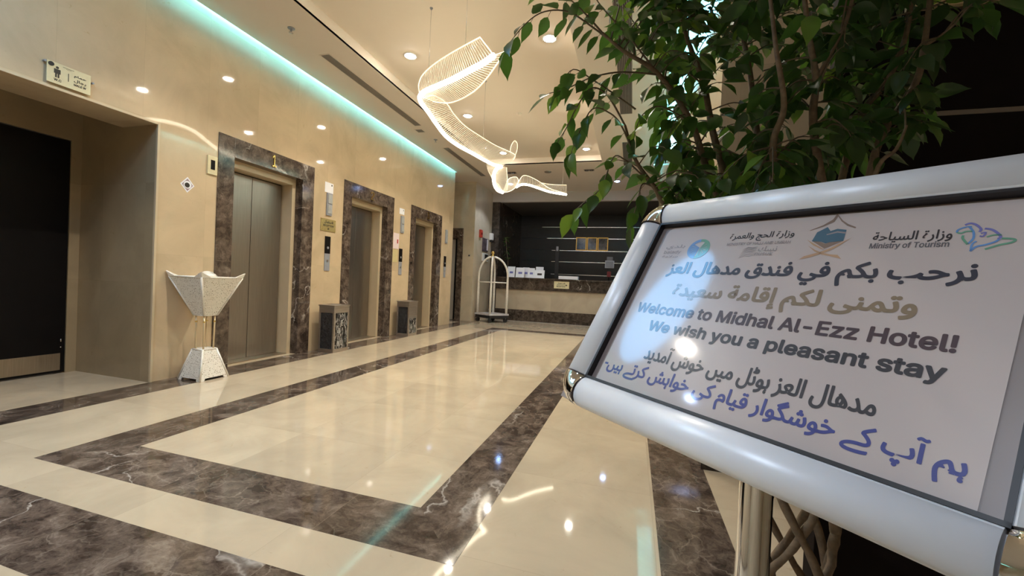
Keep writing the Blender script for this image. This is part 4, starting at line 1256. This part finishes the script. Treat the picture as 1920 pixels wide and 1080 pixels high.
for k in range(6):
    y_ = -0.0475 - k * 0.0026
    stroke(b, [(0.149 - k * 0.0003, y_ - 0.004), (0.154, y_ - 0.0005), (0.160, y_ - 0.0014), (0.166, y_ + 0.0006)], [0.0004, 0.0016, 0.0016, 0.0006] if k < 3 else [0.0003, 0.0008, 0.0008, 0.0004], ZI)
b.xf(SGN); b.build('layered_emblem', INK['pale'], poster)
LOGO = dict(
    list=[
        ('crest_roof', 'brown', 'poly', [[(217.5, 26.6), (218.5, 26.9), (230.8, 21.8), (239.2, 16.2), (240.9, 8.9), (239.2, 4.7), (237.1, 12.8), (229.5, 19.9)], [(239.2, 4.7), (240.9, 8.9), (245.8, 16.3), (252.7, 23.0), (260.8, 27.3), (261.1, 25.6), (252.9, 20.7), (246.8, 15.2)]]),
        ('crest_cloth', 'teal', 'poly', [[(224.0, 42.1), (226.0, 29.8), (230.3, 26.5), (234.6, 23.1), (238.7, 29.0), (244.7, 26.5), (253.4, 28.5), (254.0, 43.2), (241.8, 44.3), (238.4, 45.9), (233.9, 43.3)]]),
        ('crest_band', 'pale', 'poly', [[(236.0, 33.3), (245.5, 29.7), (253.4, 31.8), (253.9, 33.8), (246.0, 31.9), (236.6, 34.6)]]),
        ('crest_book', 'brown', 'poly', [[(224.5, 42.1), (234.1, 43.9), (238.5, 46.3), (241.9, 44.9), (254.0, 43.2), (239.0, 52.8)]]),
        ('crest_stand', 'orange', 'poly', [[(218.0, 66.9), (221.8, 62.6), (235.9, 57.2), (244.6, 52.1), (253.3, 44.9), (260.8, 39.1), (258.0, 41.9), (252.0, 49.3), (244.7, 55.7), (237.5, 59.8), (227.6, 64.4)], [(218.4, 39.5), (225.6, 44.4), (235.2, 51.2), (239.9, 54.7), (234.7, 52.6), (226.4, 47.4)], [(221.6, 47.9), (231.0, 54.6), (238.8, 58.4), (246.8, 60.7), (253.4, 61.4), (257.8, 66.7), (247.5, 63.3), (238.6, 60.8), (230.6, 56.4)]]),
        ('palm_emblem', 'violet', 'stroke', [(1.8, [(341.5, 30.9), (344.3, 29.2), (348.1, 31.0), (351.8, 36.2), (351.3, 39.3)]), (1.9, [(354.0, 35.8), (358.1, 37.2), (362.0, 41.2), (364.2, 45.5), (362.8, 47.4)]), (1.3, [(352.4, 41.0), (355.2, 40.1), (354.1, 44.2), (352.1, 43.4)])]),
        ('palm_emblem', 'lblue', 'stroke', [(1.5, [(337.6, 38.7), (338.0, 35.8), (341.9, 33.3), (346.0, 32.9)]), (1.6, [(344.2, 32.8), (347.6, 38.5), (348.7, 46.0), (346.2, 51.9)]), (1.7, [(348.8, 59.6), (351.6, 55.0), (356.5, 53.2), (361.6, 50.4), (363.9, 47.5)]), (1.4, [(349.1, 59.1), (348.9, 52.3), (351.0, 49.0)])]),
        ('palm_emblem', 'green', 'stroke', [(1.5, [(337.6, 38.7), (340.5, 39.7), (343.2, 38.1), (347.1, 38.1)]), (1.7, [(346.3, 52.2), (342.3, 45.6), (342.2, 42.3)]), (1.4, [(356.4, 44.9), (360.1, 43.1), (364.5, 43.4)]), (1.8, [(364.9, 47.0), (369.2, 47.4), (372.5, 48.8), (370.8, 51.4), (364.7, 53.6), (357.1, 57.8)])]),
    ],
)
for nm, ink, kind, pts in LOGO['list']:
    b = MB()
    for p in pts:
        if kind == 'poly': b.poly([(x / 1000, -y / 1000, ZI + (0.0001 if ink == 'pale' else 0)) for x, y in p])
        else: stroke(b, smooth_path([(x / 1000, -y / 1000, 0) for x, y in p[1]], 4) , p[0] / 1000, ZI + 0.00005)
    b.xf(SGN); b.build(nm, INK[ink], poster)
ptext('tourism_lettering', 'وزارة السياحة', 278.5, 335.5, 34, 48, 'charcoal', 0.00022, True)
ptext('tourism_lettering', 'Ministry of Tourism', 278, 335, 47.5, 56, 'grey', 0.0002)
# stand
b = MB(); b.lathe([(0.0195, 0.02), (0.0195, 1.09), (0.017, 1.094), (0, 1.095)], (PWX, PWY, 0), 40); b.build('post', M_CHROME, t)
b = MB(); b.lathe([(0, 0.0), (0.17, 0.0), (0.172, 0.006), (0.165, 0.014), (0.05, 0.022), (0.028, 0.03), (0.022, 0.05), (0.0195, 0.05)], (PWX, PWY, 0), 48); b.build('base', M_CHROME, t)
cb = SGN @ Vector((0.2, -0.15, -0.012))
b = MB(); b.tube([Vector((PWX, PWY, 1.06)), cb.lerp(Vector((PWX, PWY, 1.06)), 0.4), cb], 0.012, 10); b.build('tilt_bracket', M_BLACKM, t)


# =================================================================== FICUS
PXY = (0.415, 1.20)
t = thing('potted_ficus', 'tall ficus with a woven lattice trunk between the poster and the dark panels', 'plant', (PXY[0], PXY[1], 0))
b = MB(); b.lathe([(0, 0.0), (0.11, 0.0), (0.128, 0.20), (0.136, 0.22), (0.136, 0.25), (0.122, 0.25), (0.118, 0.21), (0, 0.21)], (*PXY, 0), 32); b.build('pot', M_POT, t)
b = MB(); b.lathe([(0.118, 0.215), (0.08, 0.225), (0, 0.228)], (*PXY, 0), 24); b.build('soil', M_SOIL, t)
rnd = random.Random(11)
b = MB()
NS = 5
for fam in (1, -1):
    for k in range(NS):
        pts = []; rs = []
        ph = k * 2 * PI / NS + (0.35 if fam < 0 else 0.0); rb = rnd.uniform(0.0078, 0.0098)
        for i in range(29):
            u = i / 28; z = 0.21 + u * 0.97
            a = ph + fam * u * 2 * PI * 0.85
            R = 0.092 + 0.010 * math.sin(u * 6 + k) + (0.005 if fam > 0 else -0.005)
            pts.append(Vector((PXY[0] + R * math.cos(a), PXY[1] + R * math.sin(a), z)) + Vector((rnd.uniform(-1, 1), rnd.uniform(-1, 1), rnd.uniform(-1, 1))) * 0.004)
            rs.append(rb * (1.15 - 0.25 * u) * (1 + 0.10 * math.sin(i * 1.7 + k)))
        b.tube(smooth_path(pts, 2), [rs[min(28, int(j / 2))] for j in range(57)], 8)
b.build('lattice_trunk', M_BARK, t)

stems = []          # smooth main branches
def main(pts, r0, r1):
    P = smooth_path(pts, 6); stems.append((P, r0, r1)); return P
TOP = Vector((PXY[0], PXY[1], 1.17))
def tp(a): return TOP + Vector((0.10 * math.cos(a), 0.10 * math.sin(a), rnd.uniform(-0.03, 0.03)))
G = lambda *l: [at(x, y, Y) for x, y, Y in l]
B = {}
B['l0'] = main([tp(2.9)] + G((1262, 398, 1.12), (1228, 352, 1.10), (1192, 300, 1.08), (1172, 235, 1.07)), 0.009, 0.003)
B['l1'] = main([tp(2.6)] + G((1330, 330, 1.15), (1296, 230, 1.12), (1235, 140, 1.08), (1168, 95, 1.04), (1130, 62, 1.02)), 0.010, 0.003)
B['l2'] = main([tp(2.3)] + G((1345, 280, 1.22), (1320, 160, 1.22), (1285, 60, 1.2), (1260, -60, 1.2)), 0.011, 0.004)
B['c1'] = main([tp(1.9)] + G((1420, 260, 1.3), (1405, 130, 1.32), (1380, 0, 1.32), (1370, -120, 1.3)), 0.011, 0.004)
B['c2'] = main([tp(0.3)] + G((1528, 262, 1.08), (1530, 150, 1.05), (1516, 60, 1.02), (1500, -80, 1.0)), 0.010, 0.004)
B['c2b'] = main(G((1531, 150, 1.05), (1560, 95, 1.04), (1590, 30, 1.03), (1610, -60, 1.02)), 0.006, 0.003)
B['c3'] = main([tp(4.4)] + G((1450, 300, 1.0), (1470, 200, 0.98), (1455, 90, 0.97), (1440, -40, 0.97)), 0.009, 0.003)
B['r1'] = main([tp(0.9)] + G((1600, 250, 1.28), (1665, 150, 1.28), (1700, 60, 1.25), (1715, -60, 1.22)), 0.010, 0.004)
B['r2'] = main([tp(0.0)] + G((1640, 290, 1.15), (1715, 160, 1.12), (1733, 85, 1.10), (1742, 15, 1.08), (1748, -60, 1.07)), 0.009, 0.004)
B['r3'] = main(G((1733, 85, 1.10), (1760, 70, 1.06), (1790, 45, 1.04)), 0.004, 0.002)
B['r4'] = main([tp(5.6)] + G((1640, 330, 1.02), (1680, 280, 0.99), (1700, 235, 0.98)), 0.006, 0.002)
# fine outer twigs on the left side of the crown
W_ = []
def twig(*l): P = smooth_path(G(*l), 5); W_.append(P); return P
twig((1168, 95, 1.04), (1110, 50, 1.02), (1065, 22, 1.0), (1020, 22, 0.98), (985, 45, 0.97), (952, 85, 0.96))
twig((1130, 62, 1.02), (1090, 18, 1.0), (1055, -10, 1.0), (1010, -25, 0.98))
twig((1235, 140, 1.08), (1180, 70, 1.04), (1130, 15, 1.02), (1100, -30, 1.0))
twig((1235, 140, 1.08), (1165, 135, 1.04), (1110, 145, 1.02), (1065, 165, 1.0), (1030, 175, 0.99))
twig((1192, 205, 1.07), (1150, 175, 1.05), (1112, 150, 1.03), (1075, 130, 1.02), (1050, 160, 1.01))
twig((1172, 235, 1.07), (1140, 180, 1.05), (1110, 165, 1.03), (1085, 195, 1.02), (1062, 240, 1.02), (1048, 262, 1.02))
twig((1192, 300, 1.08), (1165, 235, 1.06), (1140, 210, 1.05), (1110, 205, 1.04), (1085, 250, 1.03), (1073, 280, 1.03))
twig((1228, 352, 1.10), (1195, 320, 1.09), (1172, 300, 1.08), (1150, 295, 1.08), (1128, 350, 1.07), (1100, 375, 1.07), (1078, 395, 1.07))
twig((1228, 352, 1.10), (1205, 345, 1.09), (1196, 375, 1.08), (1185, 415, 1.08))
twig((1240, 370, 1.12), (1205, 320, 1.12), (1180, 305, 1.12), (1160, 300, 1.12))
twig((1320, 160, 1.22), (1260, 110, 1.2), (1215, 70, 1.16), (1180, 30, 1.14), (1160, -20, 1.12))
twig((1296, 230, 1.12), (1240, 200, 1.1), (1205, 215, 1.08), (1190, 250, 1.07))
b = MB()
for P, r0, r1 in stems: b.tube(P, [r0 + (r1 - r0) * i / (len(P) - 1) for i in range(len(P))], 7)
twb = MB()
for P in W_: twb.tube(P, [0.0026 - 0.0016 * i / (len(P) - 1) for i in range(len(P))], 5)

fol = MB()
def put_leaf(p, ax, mi, L=None):
    L = L or rnd.uniform(0.044, 0.070)
    side = Vector((0, 0, 1)).cross(ax)
    if side.length < 0.15: side = Vector((rnd.uniform(-1, 1), rnd.uniform(-1, 1), 0.1))
    side.normalize(); side = Matrix.Rotation(rnd.uniform(-0.8, 0.8), 3, ax.normalized()) @ side
    pet = p + ax.normalized() * rnd.uniform(0.008, 0.016)
    twb.tube([p, pet], 0.0008, 3)
    leaf(fol.b, pet, ax, side, L, L * rnd.uniform(0.46, 0.58), rnd.uniform(0.05, 0.5), rnd.uniform(0.0, 0.45), mi)
def leaves_along(P, step, wts, start=0.25, L=None):
    n = max(2, int(sum((c - a).length for a, c in zip(P, P[1:])) / step)); Q = resample(P, n)
    for i in range(int(n * start), n):
        d = (Q[min(n - 1, i + 1)] - Q[max(0, i - 1)]).normalized()
        s = d.cross(Vector((0, 0, 1)))
        s = s.normalized() if s.length > 0.1 else Vector((1, 0, 0))
        ax = d * 0.6 + s * (0.8 if i % 2 else -0.8) + Vector((rnd.uniform(-.3, .3), rnd.uniform(-.3, .3), rnd.uniform(-0.95, -0.05)))
        put_leaf(Q[i], ax, rnd.choices((0, 1, 2), wts)[0], L)
    put_leaf(Q[-1], (Q[-1] - Q[-2]).normalized() + Vector((0, 0, -0.5)), rnd.choices((0, 1, 2), wts)[0], L)
for P in W_: leaves_along(P, 0.021, (3, 5, 3), 0.2)
# short leafy shoots that fill the crown: (outline in x, outline in y, depth range, how many, leaf tone weights)
allpts = [p for P, _, _ in stems for p in P[6:]]
def top_edge(x): return 393 - 0.157 * (x - 1250)
ZONES = [((1235, 1420), (-120, 385), (1.02, 1.42), 66, (6, 3, 1.0)), ((1400, 1600), (-120, 350), (0.98, 1.45), 84, (9, 3, 0.4)),
         ((1560, 1700), (-100, 320), (1.0, 1.4), 48, (9, 2, 0.3)), ((1690, 1745), (20, 290), (1.0, 1.35), 7, (8, 2, 0.3)),
         ((1690, 1890), (-110, -5), (0.98, 1.35), 10, (5, 5, 1.2)), ((1800, 1870), (-10, 25), (1.0, 1.15), 3, (5, 5, 1)),
         ((1160, 1290), (-110, 90), (1.02, 1.25), 22, (4, 5, 2)), ((1225, 1330), (250, 395), (1.0, 1.15), 12, (6, 4, 1.4)),
         ((1300, 1560), (300, 375), (0.86, 1.05), 12, (5, 4, 1.6))]
for (xa, xb), (ya, yb), (da, db), cnt, wts in ZONES:
    for _ in range(cnt):
        x = rnd.uniform(xa, xb); y = rnd.uniform(ya, yb); Y = rnd.uniform(da, db)
        if y > top_edge(x) + 30: continue
        tip = at(x, y, Y)
        q = min(allpts, key=lambda p: (p - tip).length + rnd.uniform(0, 0.05))
        v = tip - q
        if v.length > 0.17: q = tip - v.normalized() * rnd.uniform(0.12, 0.17)
        elif v.length < 0.05: tip = q + Vector((rnd.uniform(-1, 1), rnd.uniform(-1, 1), rnd.uniform(-.5, 1))).normalized() * 0.1
        mid_ = q.lerp(tip, 0.55) + Vector((0, 0, 0.018))
        P = smooth_path([q, mid_, tip], 5)
        twb.tube(P, [0.0022 - 0.0012 * i / (len(P) - 1) for i in range(len(P))], 4)
        leaves_along(P, 0.019, wts, 0.15)
br = b.build('branches', M_BARK, t)
twb.build('twigs', M_TWIG, br, recalc=False)
fol.build('foliage', M_LEAF, t, recalc=False)

# =================================================================== SIGN BOARD ABOVE THE DARK PANELS
t = thing('wall_sign', 'pale sign board high on the dark panels at the upper right, mostly cut off', 'sign', (1.7, PY, 2.058))
b = MB(); b.box(0.786, PY - 0.02, 2.058, 2.6, PY, 2.50, 0.003); b.build('board', noisy('pale sign board', (0.62, 0.50, 0.27), 0.4, 12, 0.04), t)
b = MB(); SM = on_face(0, 0, PY - 0.0205)
for x, z, r in ((0.86, 2.115, 0.030), (1.00, 2.110, 0.034), (1.12, 2.12, 0.03)):
    stroke(b, [(x + r * math.cos(a), z + r * math.sin(a)) for a in [PI + k * PI / 10 for k in range(11)]], 0.016, 0)
b.xf(SM); b.build('lettering', M_INK, t)
